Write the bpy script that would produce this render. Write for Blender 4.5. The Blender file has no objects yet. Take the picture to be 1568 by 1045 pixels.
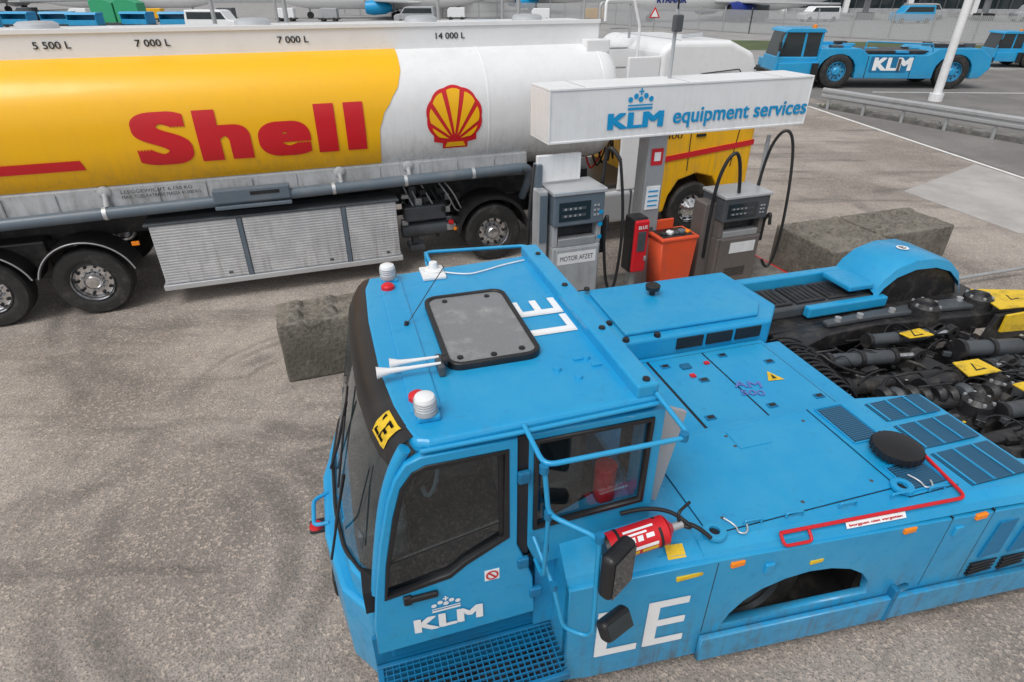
import bpy, bmesh, math, random
from mathutils import Vector, Matrix
random.seed(7)
R=math.radians
sc=bpy.context.scene
sc.view_settings.view_transform='Standard'
sc.view_settings.look='None'
sc.view_settings.exposure=0
COL=sc.collection
# ---------------------------------------------------------------- materials
class NT:
    def __init__(s,name):
        s.m=bpy.data.materials.new(name); s.m.use_nodes=True
        s.t=s.m.node_tree; s.t.nodes.clear()
        s.out=s.t.nodes.new('ShaderNodeOutputMaterial')
    def n(s,typ,props=None,**inp):
        k=s.t.nodes.new('ShaderNode'+typ)
        for a,b in (props or {}).items(): setattr(k,a,b)
        for a,b in inp.items():
            key=int(a[1:]) if (a[0]=='i' and a[1:].isdigit()) else a.replace('_',' ')
            s.set(k.inputs[key],b)
        return k
    def set(s,sock,v):
        if isinstance(v,bpy.types.NodeSocket): s.t.links.new(v,sock)
        elif isinstance(v,bpy.types.Node): s.t.links.new(v.outputs[0],sock)
        else:
            if isinstance(v,(tuple,list)) and len(v)==3 and sock.type=='RGBA': v=(*v,1)
            sock.default_value=v
    def math(s,op,a,b=0.0,clamp=False):
        k=s.t.nodes.new('ShaderNodeMath'); k.operation=op; k.use_clamp=clamp
        s.set(k.inputs[0],a); s.set(k.inputs[1],b); return k.outputs[0]
    def mix(s,f,a,b,mode='MIX'):
        k=s.t.nodes.new('ShaderNodeMix'); k.data_type='RGBA'; k.blend_type=mode
        s.set(k.inputs[0],f); s.set(k.inputs[6],a); s.set(k.inputs[7],b); return k.outputs[2]
    def ss(s,v,lo,hi,a=0.0,b=1.0):
        k=s.t.nodes.new('ShaderNodeMapRange'); k.interpolation_type='SMOOTHSTEP'
        s.set(k.inputs[0],v); k.inputs[1].default_value=lo;k.inputs[2].default_value=hi
        k.inputs[3].default_value=a;k.inputs[4].default_value=b; return k.outputs[0]
    def obj(s):
        return s.n('TexCoord').outputs['Object']
    def noise(s,vec,scale,detail=4,rough=.55):
        return s.n('TexNoise',Vector=vec,Scale=scale,Detail=min(detail,4),Roughness=rough).outputs[0]
    def mapped(s,v,scale,rz=0):
        mp=s.n('Mapping',Vector=v); mp.inputs['Scale'].default_value=scale; mp.inputs['Rotation'].default_value=(0,0,rz); return mp.outputs[0]
    def bsdf(s,**k):
        b=s.n('BsdfPrincipled',**k); s.t.links.new(b.outputs[0],s.out.inputs[0]); return b
def paint(name,c,rough=.4,metal=0.0,dirt=.25,dcol=None,coat=0.0,bump=.0,dscale=2.5,spec=.5,grime=0.0,gz=(0.2,1.9)):
    """grime: vertical run-off streaks + road dirt that increases toward the ground"""
    t=NT(name); v=t.obj()
    n1=t.noise(v,dscale,4,.68); n2=t.noise(v,dscale*14,3,.6)
    dc=dcol or tuple(x*.45+.02 for x in c)
    f=t.math('MULTIPLY',t.ss(n1,.45,.75),dirt)
    f2=t.math('MULTIPLY',t.ss(n2,.55,.75),dirt*.5)
    col=t.mix(f2,t.mix(f,c,dc),dc)
    if grime>0:
        sz=t.n('SeparateXYZ',Vector=v).outputs[2]
        low=t.ss(sz,gz[0],gz[1],1,0.1); st=t.ss(t.noise(t.mapped(v,(9,9,.7)),1.6,4,.7),.42,.72,0,1)
        g_=t.math('MULTIPLY',t.math('MULTIPLY',low,t.math('ADD',st,t.ss(n1,.35,.7,0,.6))),grime,True)
        col=t.mix(g_,col,(.16,.14,.12))
    ro=t.math('ADD',rough,t.math('MULTIPLY',t.math('SUBTRACT',n1,.5),.35))
    b=t.bsdf(Base_Color=col,Roughness=ro,Metallic=metal,Coat_Weight=coat)
    b.inputs['Specular IOR Level'].default_value=spec
    if bump>0:
        bp=t.n('Bump',Strength=bump,Distance=.01,Height=t.noise(v,30,3)); t.t.links.new(bp.outputs[0],b.inputs['Normal'])
    return t.m
def vehpaint(name,c,dc):
    t=NT(name); v=t.obj()
    n1=t.noise(v,1.6,4,.7); n2=t.noise(v,9,4,.7); n3=t.noise(v,70,2,.6)
    sc_=t.noise(t.mapped(v,(2.2,26,5),.35),3,3,.7)
    col=t.mix(t.ss(n1,.32,.72,0,.55),c,dc)
    col=t.mix(t.ss(n2,.55,.78,0,.5),col,tuple(x*.6+.02 for x in c))
    col=t.mix(t.ss(n3,.70,.78,0,.5),col,(.05,.07,.09))
    col=t.mix(t.ss(sc_,.70,.76,0,.35),col,(.35,.5,.6))
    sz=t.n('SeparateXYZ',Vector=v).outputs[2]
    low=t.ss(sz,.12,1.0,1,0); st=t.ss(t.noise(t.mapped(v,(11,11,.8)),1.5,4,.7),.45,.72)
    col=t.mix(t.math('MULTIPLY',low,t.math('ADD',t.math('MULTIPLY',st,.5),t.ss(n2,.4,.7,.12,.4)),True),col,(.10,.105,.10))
    ro=t.math('ADD',.30,t.ss(n2,.35,.75,0,.28))
    b=t.bsdf(Base_Color=col,Roughness=ro,Coat_Weight=.2,Coat_Roughness=.15)
    bp=t.n('Bump',Strength=.25,Distance=.004,Height=n2); t.t.links.new(bp.outputs[0],b.inputs['Normal'])
    return t.m
BLUE=vehpaint('blue_vehicle_paint',(.008,.30,.60),(.045,.36,.60))
BLUED=paint('blue_paint_weathered',(0.004,0.17,0.36),.5,dirt=.6,dcol=(.02,.06,.1))
WHITE=paint('white_paint',(.8,.81,.82),.32,dirt=.15,dcol=(.5,.5,.48),coat=.25)
WHITET=paint('white_tank_paint',(.8,.81,.82),.32,dirt=.15,dcol=(.55,.55,.53),coat=.25,grime=.35,gz=(1.4,2.6))
WHITED=paint('white_sign_panel',(.80,.81,.82),.35,dirt=.15,dcol=(.55,.55,.5),grime=.12,gz=(2.3,3.4))
DECALW=paint('white_decal',(.85,.86,.87),.5,dirt=.3,dcol=(.4,.5,.55))
YEL=paint('yellow_tank_paint',(.93,.49,.0),.38,dirt=.12,dcol=(.75,.36,.01),coat=.12,grime=.22,gz=(1.6,2.5))
YELP=paint('yellow_plate',(.78,.52,.02),.5,dirt=.6,dcol=(.15,.11,.03),dscale=8)
RED=paint('red_paint',(.62,.012,.02),.35,dirt=.15)
REDO=paint('orange_red_bin',(.78,.09,.025),.45,dirt=.35,grime=.35,gz=(.1,1.1))
BLACK=paint('black_plastic',(.012,.012,.014),.45,dirt=.4,dcol=(.05,.048,.045))
DARK=paint('dark_machinery',(.018,.018,.02),.42,dirt=.7,dcol=(.085,.077,.066),dscale=6,bump=.4)
GREYD=paint('dark_grey_paint',(.07,.08,.09),.45,dirt=.5,dcol=(.03,.03,.03))
SLATE=paint('slate_grey_pipe',(.11,.145,.18),.4,dirt=.4,dcol=(.22,.22,.22))
GREY=paint('grey_paint',(.38,.40,.42),.45,dirt=.35,grime=.4,gz=(.1,1.8))
VAL=paint('tank_valance_paint',(.5,.52,.54),.4,dirt=.35,grime=.6,gz=(1.3,2.1))
GALV=paint('galvanised_steel',(.46,.47,.48),.42,metal=.5,dirt=.35)
ALU=paint('brushed_aluminium',(.62,.64,.66),.38,metal=.55,dirt=.2)
CHROME=paint('polished_rim',(.75,.76,.78),.18,metal=.95,dirt=.45,dcol=(.15,.13,.11),dscale=20)
TYRE=paint('tyre_rubber',(.018,.018,.018),.75,dirt=.7,dcol=(.08,.073,.066),dscale=6)
ORANGE=paint('amber_reflector',(.9,.25,.01),.25,dirt=0)
GREEN=paint('green_cover',(.03,.35,.16),.5,dirt=.2)
MAGENTA=paint('purple_ink',(.12,.18,.5),.5,dirt=.2)
BRICKR=paint('brown_grey_panel',(.18,.16,.15),.4,dirt=.4,metal=.3,grime=.3,gz=(.1,1.5))
SKYBL=paint('light_blue_logo',(0.0,.30,.62),.4,dirt=0)
NAVY=paint('navy_livery',(.01,.03,.2),.3,dirt=0)
def concrete(name,c,moss=.5):
    t=NT(name); v=t.obj()
    n1=t.noise(v,2.2,4,.75); n2=t.noise(v,18,4,.7)
    col=t.mix(t.ss(n1,.38,.68),tuple(x*.5 for x in c),c)
    col=t.mix(t.math('MULTIPLY',t.ss(n2,.5,.7),moss),col,(.06,.058,.042))
    sz=t.n('SeparateXYZ',Vector=v).outputs[2]
    col=t.mix(t.math('MULTIPLY',t.ss(sz,.25,.9,0,.55),t.ss(n2,.42,.6)),col,(.34,.31,.26))
    b=t.bsdf(Base_Color=col,Roughness=.9)
    bp=t.n('Bump',Strength=.9,Distance=.04,Height=n2); t.t.links.new(bp.outputs[0],b.inputs['Normal'])
    return t.m
CONC=concrete('weathered_concrete',(.23,.21,.175),.6)
CONCK=concrete('kerb_concrete',(.27,.26,.24),.2)
def glass(name,tint,base=.05):
    t=NT(name)
    tr=t.n('BsdfTransparent',Color=(*tint,1)); g=t.n('BsdfGlossy',Color=(.9,.95,1,1),Roughness=.03)
    lw=t.n('LayerWeight',Blend=.5)
    f=t.math('ADD',t.math('MULTIPLY',t.math('POWER',lw.outputs['Facing'],4.0),.8),base,True)
    m=t.n('MixShader'); t.set(m.inputs[0],f); t.t.links.new(tr.outputs[0],m.inputs[1]); t.t.links.new(g.outputs[0],m.inputs[2])
    t.t.links.new(m.outputs[0],t.out.inputs[0]); return t.m
GLASS=glass('cab_glass',(.62,.70,.70),.10)
GLASSD=paint('dark_glass',(.02,.03,.035),.06,dirt=.05,spec=.8)
HATCH=paint('smoked_acrylic',(.20,.205,.21),.22,dirt=.7,dcol=(.36,.36,.35),dscale=5)
def perf(name,c,hole,scale):
    t=NT(name); v=t.obj()
    sp=t.n('SeparateXYZ',Vector=v)
    w=lambda o: t.math('SINE',t.math('MULTIPLY',o,scale))
    p=t.math('ABSOLUTE',t.math('MULTIPLY',w(sp.outputs[0]),w(sp.outputs[1])))
    col=t.mix(t.ss(p,.2,.4),c,hole)
    t.bsdf(Base_Color=col,Roughness=.5); return t.m
PERF=perf('perforated_grille',(.02,.18,.36),(.010,.014,.018),150)
def ribbed(name):
    t=NT(name); v=t.obj(); sp=t.n('SeparateXYZ',Vector=v)
    s_=t.math('SINE',t.math('MULTIPLY',sp.outputs[2],150))
    n=t.noise(v,3,4,.7); st=t.noise(t.mapped(v,(7,7,.6)),2,4,.7)
    col=t.mix(t.ss(n,.4,.7),(.52,.53,.55),(.66,.67,.68))
    col=t.mix(t.ss(s_,-.9,-.3,.35,0),col,(.2,.2,.2))
    col=t.mix(t.math('MULTIPLY',t.ss(st,.45,.75),t.ss(sp.outputs[2],.3,1.4,.55,.12)),col,(.2,.18,.16))
    b=t.bsdf(Base_Color=col,Roughness=.45,Metallic=.2)
    bp=t.n('Bump',Strength=.35,Distance=.006,Height=s_); t.t.links.new(bp.outputs[0],b.inputs['Normal']); return t.m
RIB=ribbed('ribbed_aluminium')
def ground_mat():
    t=NT('aggregate_pavement'); v=t.obj()
    big=t.noise(v,.38,4,.6); mid=t.noise(v,2.6,4,.7); fine=t.noise(v,60,2,.7)
    vo=t.n('TexVoronoi',Vector=v,Scale=46.0); hv=t.n('SeparateColor',Color=vo.outputs['Color'])
    vo2=t.n('TexVoronoi',Vector=v,Scale=100.0); hv2=t.n('SeparateColor',Color=vo2.outputs['Color'])
    col=t.mix(t.ss(big,.36,.66),(.245,.213,.188),(.42,.375,.335))
    col=t.mix(t.ss(mid,.42,.75,0,.32),col,(.19,.17,.152))
    col=t.mix(t.ss(hv.outputs[0],.60,1.0,0,.62),col,(.60,.50,.42))
    col=t.mix(t.ss(hv2.outputs[1],.6,.95,0,.6),col,(.10,.088,.078))
    sp=t.n('SeparateXYZ',Vector=v); X=sp.outputs[0]; Y=sp.outputs[1]
    wob=t.math('MULTIPLY',t.math('SUBTRACT',t.noise(v,.9,2),.5),.16)
    total=None
    for (cx,cy,r,w,st_) in [(-2.45,6.0,1.25,.05,1.),(-2.45,6.0,1.42,.035,.8),(-2.4,5.9,.92,.05,.9),(-1.6,4.2,2.1,.14,.9),(-1.6,4.2,2.45,.10,.8),(-1.6,4.2,2.9,.12,.7),
                       (-3.2,3.2,1.35,.12,.8),(-3.2,3.2,1.7,.10,.7),(-2.0,9.8,4.7,.16,1.),(-2.0,9.8,5.1,.12,.8),(-6.5,2.0,4.4,.14,.7),(9.5,12.5,1.7,.10,.8),(9.8,12.8,2.1,.10,.8),(12,11,4.4,.2,.7)]:
        dx=t.math('SUBTRACT',X,cx);dy=t.math('SUBTRACT',Y,cy)
        d=t.math('SQRT',t.math('ADD',t.math('MULTIPLY',dx,dx),t.math('MULTIPLY',dy,dy)))
        d=t.math('ABSOLUTE',t.math('ADD',t.math('SUBTRACT',d,r),wob))
        m=t.math('MULTIPLY',t.ss(d,w*.2,w*1.8,1,0),st_)
        total=m if total is None else t.math('MAXIMUM',total,m)
    total=t.math('MULTIPLY',total,t.ss(t.noise(v,.8,2),.40,.62))
    stx=t.ss(t.noise(t.mapped(v,(.28,1.7,1),R(-19)),1.0,4,.62),.50,.72,0,.85)
    total=t.math('MAXIMUM',total,stx)
    spot=t.ss(t.noise(v,4.5,2,.5),.70,.76,0,.5)
    total=t.math('MAXIMUM',total,spot)
    brk=t.ss(t.noise(v,22,3,.7),.3,.62,.55,1)
    col=t.mix(t.math('MULTIPLY',t.math('MULTIPLY',total,.72),brk),col,(.072,.066,.061))
    b=t.bsdf(Base_Color=col,Roughness=.85)
    h=t.math('ADD',vo.outputs['Distance'],fine)
    bp=t.n('Bump',Strength=.55,Distance=.012,Height=h); t.t.links.new(bp.outputs[0],b.inputs['Normal'])
    return t.m
GROUND=ground_mat()
def asph(name,c):
    t=NT(name); v=t.obj()
    n=t.noise(v,.5,4,.7); f=t.noise(v,50,2,.7)
    col=t.mix(t.ss(n,.35,.7),c,tuple(x*1.35 for x in c)); col=t.mix(t.ss(f,.5,.7,0,.5),col,tuple(x*.5 for x in c))
    b=t.bsdf(Base_Color=col,Roughness=.88)
    bp=t.n('Bump',Strength=.4,Distance=.01,Height=f); t.t.links.new(bp.outputs[0],b.inputs['Normal']); return t.m
ASPH=asph('asphalt',(.17,.162,.155)); APRON=asph('apron_concrete',(.27,.265,.26)); LIGHTC=asph('light_concrete',(.36,.345,.33))
GRASS=asph('grass_verge',(.07,.095,.035))
LINE=paint('road_marking_white',(.75,.75,.73),.7,dirt=.5,dcol=(.3,.3,.3),dscale=6)
def fencemat():
    t=NT('fence_mesh'); v=t.obj(); sp=t.n('SeparateXYZ',Vector=v)
    a=t.math('ABSOLUTE',t.math('SINE',t.math('MULTIPLY',sp.outputs[0],24)))
    m=t.n('MixShader'); t.set(m.inputs[0],t.ss(a,.1,.6,.35,.75))
    tr=t.n('BsdfTransparent'); d=t.n('BsdfDiffuse',Color=(.36,.37,.38,1))
    t.t.links.new(tr.outputs[0],m.inputs[1]); t.t.links.new(d.outputs[0],m.inputs[2]); t.t.links.new(m.outputs[0],t.out.inputs[0]); return t.m
FENCE=fencemat()
# ---------------------------------------------------------------- geometry helpers
def group(name,ox=0,oy=0,ang=0):
    e=bpy.data.objects.new(name,None); COL.objects.link(e); e.empty_display_size=.3
    c,s=math.cos(R(ang)),math.sin(R(ang))
    e.location=(ox*c-oy*s,ox*s+oy*c,0); e.rotation_euler=(0,0,R(ang))
    e['ox']=ox; e['oy']=oy
    return e
def addmesh(g,name,me,mat=None,smooth=False,bevel=0,seg=2):
    o=bpy.data.objects.new(name,me); COL.objects.link(o)
    if mat is not None and len(me.materials)==0: me.materials.append(mat)
    if g is not None:
        o.parent=g; o.location=(-g['ox'],-g['oy'],0)
    if smooth:
        for p in me.polygons: p.use_smooth=True
        me.set_sharp_from_angle(angle=R(35))
    if bevel>0:
        b=o.modifiers.new('bevel','BEVEL'); b.width=bevel; b.segments=seg; b.limit_method='ANGLE'; b.angle_limit=R(30)
    return o
def mesh(g,name,vs,fs,mat,smooth=False,bevel=0,seg=2):
    me=bpy.data.meshes.new(name); me.from_pydata([tuple(v) for v in vs],[],fs)
    bm=bmesh.new(); bm.from_mesh(me); bmesh.ops.recalc_face_normals(bm,faces=bm.faces); bm.to_mesh(me); bm.free()
    return addmesh(g,name,me,mat,smooth,bevel,seg)
def box(g,name,x,y,z,mat,bevel=.01,seg=2,rot=None):
    vs=[(a,b,c) for a in x for b in y for c in z]
    if rot:
        cx=sum(x)/2;cy=sum(y)/2;cz=sum(z)/2;C=Vector((cx,cy,cz))
        M=Matrix.Rotation(R(rot[1]),3,rot[0]); vs=[C+M@(Vector(v)-C) for v in vs]
    fs=[(0,1,3,2),(4,6,7,5),(0,4,5,1),(2,3,7,6),(0,2,6,4),(1,5,7,3)]
    return mesh(g,name,vs,fs,mat,False,bevel,seg)
def prism(g,name,pts,lo,hi,axis,mat,bevel=.01,seg=2):
    def m(p,h):
        return {'z':(p[0],p[1],h),'y':(p[0],h,p[1]),'x':(h,p[0],p[1])}[axis]
    n=len(pts); vs=[m(p,lo) for p in pts]+[m(p,hi) for p in pts]
    fs=[tuple(range(n)),tuple(range(n,2*n))]+[(i,(i+1)%n,n+(i+1)%n,n+i) for i in range(n)]
    return mesh(g,name,vs,fs,mat,False,bevel,seg)
def lathe(g,name,prof,c,axis,mat,seg=32):
    vs=[];fs=[];n=len(prof)
    for k in range(seg):
        an=2*math.pi*k/seg; ca,sa=math.cos(an),math.sin(an)
        for (r,h) in prof:
            if axis=='z': v=(c[0]+r*ca,c[1]+r*sa,c[2]+h)
            elif axis=='y': v=(c[0]+r*ca,c[1]+h,c[2]+r*sa)
            else: v=(c[0]+h,c[1]+r*ca,c[2]+r*sa)
            vs.append(v)
    for k in range(seg):
        for i in range(n-1):
            a=k*n+i;b=((k+1)%seg)*n+i; fs.append((a,b,b+1,a+1))
    me=bpy.data.meshes.new(name); me.from_pydata(vs,[],fs)
    bm=bmesh.new(); bm.from_mesh(me); bmesh.ops.remove_doubles(bm,verts=bm.verts,dist=1e-5)
    bmesh.ops.recalc_face_normals(bm,faces=bm.faces); bm.to_mesh(me); bm.free()
    return addmesh(g,name,me,mat,True)
def cyl(g,name,p0,p1,r,mat,r2=None,seg=16):
    p0=Vector(p0);p1=Vector(p1);d=p1-p0;L=d.length;q=d.to_track_quat('Z','Y').to_matrix()
    r2=r if r2 is None else r2
    vs=[];fs=[]
    for k in range(seg):
        a=2*math.pi*k/seg
        vs.append(p0+q@Vector((r*math.cos(a),r*math.sin(a),0)))
        vs.append(p0+q@Vector((r2*math.cos(a),r2*math.sin(a),L)))
    for k in range(seg):
        a=2*k;b=2*((k+1)%seg); fs.append((a,b,b+1,a+1))
    fs.append(tuple(2*k for k in range(seg)));fs.append(tuple(2*k+1 for k in range(seg)))
    return mesh(g,name,vs,fs,mat,True)
def pipe(g,name,pts,r,mat,smooth=False,res=6,cyc=False):
    cu=bpy.data.curves.new(name,'CURVE'); cu.dimensions='3D'; cu.bevel_depth=r; cu.bevel_resolution=2; cu.use_fill_caps=True
    if smooth:
        s=cu.splines.new('NURBS'); s.points.add(len(pts)-1)
        for i,p in enumerate(pts): s.points[i].co=(*p,1)
        s.order_u=3; s.use_endpoint_u=True; s.resolution_u=res
    else:
        P=[Vector(p) for p in pts]; out=[P[0]]
        for i in range(1,len(P)-1):
            d0=(P[i-1]-P[i]);d1=(P[i+1]-P[i]); f=min(.06,d0.length*.4,d1.length*.4)
            a=P[i]+d0.normalized()*f;b=P[i]+d1.normalized()*f
            for k in range(5):
                u=k/4; out.append(a*(1-u)**2+P[i]*2*u*(1-u)+b*u*u)
        out.append(P[-1])
        s=cu.splines.new('POLY'); s.points.add(len(out)-1)
        for i,p in enumerate(out): s.points[i].co=(*p,1)
        s.use_cyclic_u=cyc
    cu.materials.append(mat)
    o=bpy.data.objects.new(name,cu); COL.objects.link(o)
    if g is not None: o.parent=g; o.location=(-g['ox'],-g['oy'],0)
    return o
def panel(g,name,outer,holes,th,fn,mat,bevel=.006):
    cu=bpy.data.curves.new(name,'CURVE'); cu.dimensions='2D'; cu.fill_mode='BOTH'; cu.extrude=th/2
    cu.bevel_depth=bevel; cu.offset=-bevel; cu.bevel_resolution=1
    for pl in [outer]+holes:
        s=cu.splines.new('POLY'); s.points.add(len(pl)-1)
        for i,p in enumerate(pl): s.points[i].co=(p[0],p[1],0,1)
        s.use_cyclic_u=True
    o=bpy.data.objects.new('tmp',cu); COL.objects.link(o)
    dg=bpy.context.evaluated_depsgraph_get(); me=bpy.data.meshes.new_from_object(o.evaluated_get(dg))
    bpy.data.objects.remove(o)
    for v in me.vertices: v.co=fn(v.co.x,v.co.y,v.co.z)
    me.name=name; me.materials.clear()
    bm=bmesh.new(); bm.from_mesh(me); bmesh.ops.recalc_face_normals(bm,faces=bm.faces); bm.to_mesh(me); bm.free()
    return addmesh(g,name,me,mat)
def text2d(s,w,h,bold=0.0,spc=1.0):
    """flat lettering, emboldened by stacking shifted copies 0.3 mm apart"""
    cu=bpy.data.curves.new('t','FONT'); cu.body=s; cu.fill_mode='FRONT'; cu.space_character=spc
    o=bpy.data.objects.new('tmp',cu); COL.objects.link(o)
    dg=bpy.context.evaluated_depsgraph_get(); me=bpy.data.meshes.new_from_object(o.evaluated_get(dg))
    bpy.data.objects.remove(o)
    vs=[(v.co.x,v.co.y) for v in me.vertices]; fs=[tuple(p.vertices) for p in me.polygons]
    sh=[(0,0)]
    if bold>0: sh+=[(bold*i/2,bold*.62*j/2) for i in (-2,-1,0,1,2) for j in (-2,-1,0,1,2) if max(abs(i),abs(j))==2]
    V=[];F=[]
    for i,(dx,dy) in enumerate(sh):
        b=len(V); V+=[(x+dx,y+dy,i*.0003) for x,y in vs]; F+=[tuple(b+q for q in f) for f in fs]
    x0=min(v[0] for v in V);x1=max(v[0] for v in V);y0=min(v[1] for v in V);y1=max(v[1] for v in V)
    V=[((x-x0)/(x1-x0)*w,(y-y0)/(y1-y0)*h,z) for x,y,z in V]
    m2=bpy.data.meshes.new('text'); m2.from_pydata(V,[],F); return m2
def text(g,name,s,w,h,o,xd,yd,mat,bold=.02,me=None,spc=1.0):
    me=me or text2d(s,w,h,bold,spc); o=Vector(o);xd=Vector(xd);yd=Vector(yd); nn=xd.cross(yd)
    for v in me.vertices: v.co=o+xd*v.co.x+yd*v.co.y+nn*v.co.z
    return addmesh(g,name,me,mat)
def disc2d(cx,cy,r,n=14): return [(cx+r*math.cos(2*math.pi*i/n),cy+r*math.sin(2*math.pi*i/n)) for i in range(n)]
def shape(g,name,polys,fn,mat):
    vs=[];fs=[]
    for p in polys:
        b=len(vs); vs+= [fn(*q) for q in p]; fs.append(tuple(range(b,b+len(p))))
    me=bpy.data.meshes.new(name); me.from_pydata([tuple(v) for v in vs],[],fs)
    return addmesh(g,name,me,mat)
def crown(g,w,o,xd,yd,mat):
    o=Vector(o);xd=Vector(xd);yd=Vector(yd)
    P=[[(-.5*w,0),(.5*w,0),(.5*w,.09*w),(-.5*w,.09*w)],[(-.5*w,.14*w),(.5*w,.14*w),(.5*w,.19*w),(-.5*w,.19*w)]]
    for x,y,r in [(-.42,.36,.095),(-.2,.47,.095),(.2,.47,.095),(.42,.36,.095),(0,.36,.10)]:
        P.append(disc2d(x*w,y*w,r*w))
    P.append([(-.03*w,.5*w),(.03*w,.5*w),(.03*w,.74*w),(-.03*w,.74*w)]);P.append([(-.1*w,.59*w),(-.032*w,.59*w),(-.032*w,.65*w),(-.1*w,.65*w)]);P.append([(.032*w,.59*w),(.1*w,.59*w),(.1*w,.65*w),(.032*w,.65*w)])
    return shape(g,'crown_logo',P,lambda x,y:o+xd*x+yd*y,mat)
def wheel(g,name,x,y,z,r,w,rim=CHROME,s=1,convex=False):
    lathe(g,name+'_tyre',[(.5*r,s*.05),(.6*r,s*.015),(.64*r,0),(.72*r,-s*.006),(.93*r,s*.0),(.985*r,s*.03),(r,s*.07),(r,s*(w-.07)),(.95*r,s*w),(.5*r,s*w)],(x,y,z),'y',TYRE,48)
    for k in range(3):
        lathe(g,name+'_groove',[(r*1.001,s*(w*(.3+.2*k))),(r*1.004,s*(w*(.3+.2*k)+.012)),(r*1.001,s*(w*(.3+.2*k)+.024))],(x,y,z),'y',BLACK,40)
    if convex: pr=[(.57*r,s*.03),(.55*r,-s*.0),(.52*r,s*.05),(.44*r,s*.07),(.34*r,s*.02),(.26*r,s*.0),(.2*r,-s*.05),(.12*r,-s*.07),(0,-s*.07)]
    else: pr=[(.57*r,s*.03),(.55*r,s*.0),(.52*r,s*.06),(.47*r,s*.12),(.36*r,s*.13),(.27*r,s*.12),(.24*r,s*.04),(.17*r,s*.0),(0,-s*.005)]
    lathe(g,name+'_rim',pr,(x,y,z),'y',rim,40)
    hd=.05 if convex else .115
    for k in range(10):
        a=2*math.pi*k/10
        cyl(g,name+'_hole',(x+.42*r*math.cos(a),y+s*(hd+.02),z+.42*r*math.sin(a)),(x+.42*r*math.cos(a),y+s*(hd-.012),z+.42*r*math.sin(a)),.045*r,BLACK,seg=10)
        a+=.3; q=.3*r; h0=.02 if convex else .12
        cyl(g,name+'_nut',(x+q*math.cos(a),y+s*h0,z+q*math.sin(a)),(x+q*math.cos(a),y+s*(h0-.03),z+q*math.sin(a)),.03*r,GALV,seg=6)
# ---------------------------------------------------------------- world, camera
w=bpy.data.worlds.new('World'); sc.world=w; w.use_nodes=True; nt=w.node_tree; nt.nodes.clear()
SE,SA=R(58),R(215)
sky=nt.nodes.new('ShaderNodeTexSky'); sky.sky_type='NISHITA'; sky.sun_disc=False; sky.sun_elevation=SE; sky.sun_rotation=SA; sky.dust_density=3.0
hs=nt.nodes.new('ShaderNodeHueSaturation'); hs.inputs['Saturation'].default_value=.15
bg=nt.nodes.new('ShaderNodeBackground'); bg.inputs[1].default_value=.15
wo=nt.nodes.new('ShaderNodeOutputWorld')
nt.links.new(sky.outputs[0],hs.inputs['Color']); nt.links.new(hs.outputs[0],bg.inputs[0]); nt.links.new(bg.outputs[0],wo.inputs[0])
sd=bpy.data.lights.new('sun','SUN'); sd.energy=1.3; sd.angle=R(28); sd.color=(1,.97,.93)
so=bpy.data.objects.new('sun',sd); COL.objects.link(so)
dirv=Vector((math.sin(SA)*math.cos(SE),math.cos(SA)*math.cos(SE),math.sin(SE)))
so.rotation_euler=dirv.to_track_quat('Z','Y').to_euler(); so.location=(0,0,30)
cam=bpy.data.cameras.new('camera'); co=bpy.data.objects.new('camera',cam); COL.objects.link(co); sc.camera=co
cam.lens=36*913/1568; cam.clip_end=5000; cam.clip_start=.05; co.location=(0,0,4.2); co.rotation_euler=(R(59.2),0,0)
# ---------------------------------------------------------------- ground & roads
def sheet(name,pts,z,mat,parent=None):
    me=bpy.data.meshes.new(name); me.from_pydata([(x,y,z) for x,y in pts],[],[tuple(range(len(pts)))]); return addmesh(parent,name,me,mat)
sheet('ground',[(-2000,-200),(2000,-200),(2000,3000),(-2000,3000)],0,GROUND)
sheet('apron',[(-400,24),(3,24),(6,34),(14,38),(60,38),(400,38),(400,900),(-400,900)],.004,APRON)
sheet('service_road',[(12.2,25.3),(13.1,15.0),(13.9,6),(40,6),(16,19.4),(12.5,26.2),(9,36),(8,36)],.008,ASPH)
sheet('road_marking',[(11.9,25.6),(12.9,15.0),(13.8,6),(13.93,6),(13.03,15.0),(12.05,25.6)],.013,LINE)
sheet('road_marking',[(16.5,29.2),(40,28.0),(40,28.15),(16.5,29.35)],.015,LINE)
sheet('light_concrete_patch',[(9.3,14.0),(12.7,16.5),(13.4,11.0),(10.0,11.2)],.004,LIGHTC)
sheet('parking_lane',[(13.2,26.2),(16.6,20),(60,20),(60,37.5),(12,37.5)],.010,ASPH)
box(None,'roadside_kerb',(12.4,34),(0,.25),(0,.12),CONCK,.02)
k=bpy.data.objects['roadside_kerb']; k.rotation_euler=(0,0,R(-62)); k.location=(6.6,36.0,0)
box(None,'concrete_verge',(0,24),(0,1.1),(0,.06),CONCK,.02)
k=bpy.data.objects['concrete_verge']; k.rotation_euler=(0,0,R(-62)); k.location=(12.3,25.4,0)
sheet('grass_verge',[(9,50),(30,50),(60,37.6),(60,41),(34,57),(5,62)],.012,GRASS)
vs=[];fs=[]
for i in range(900):
    u=random.random()*14; cl=math.sin(u*1.7)+math.sin(u*3.9+1)
    if cl<.1: continue
    x=12.3+u*.469+.25+random.uniform(-.35,.35);y=25.4-u*.883+.15+random.uniform(-.3,.3);h=random.uniform(.04,.13);a=random.uniform(0,6.28)
    b=len(vs); vs+=[(x,y,.05),(x+.03*math.cos(a),y+.03*math.sin(a),.05),(x+.05*math.cos(a+1),y+.05*math.sin(a+1),.05+h)]; fs.append((b,b+1,b+2))
mesh(None,'weeds',vs,fs,GRASS)
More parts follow.
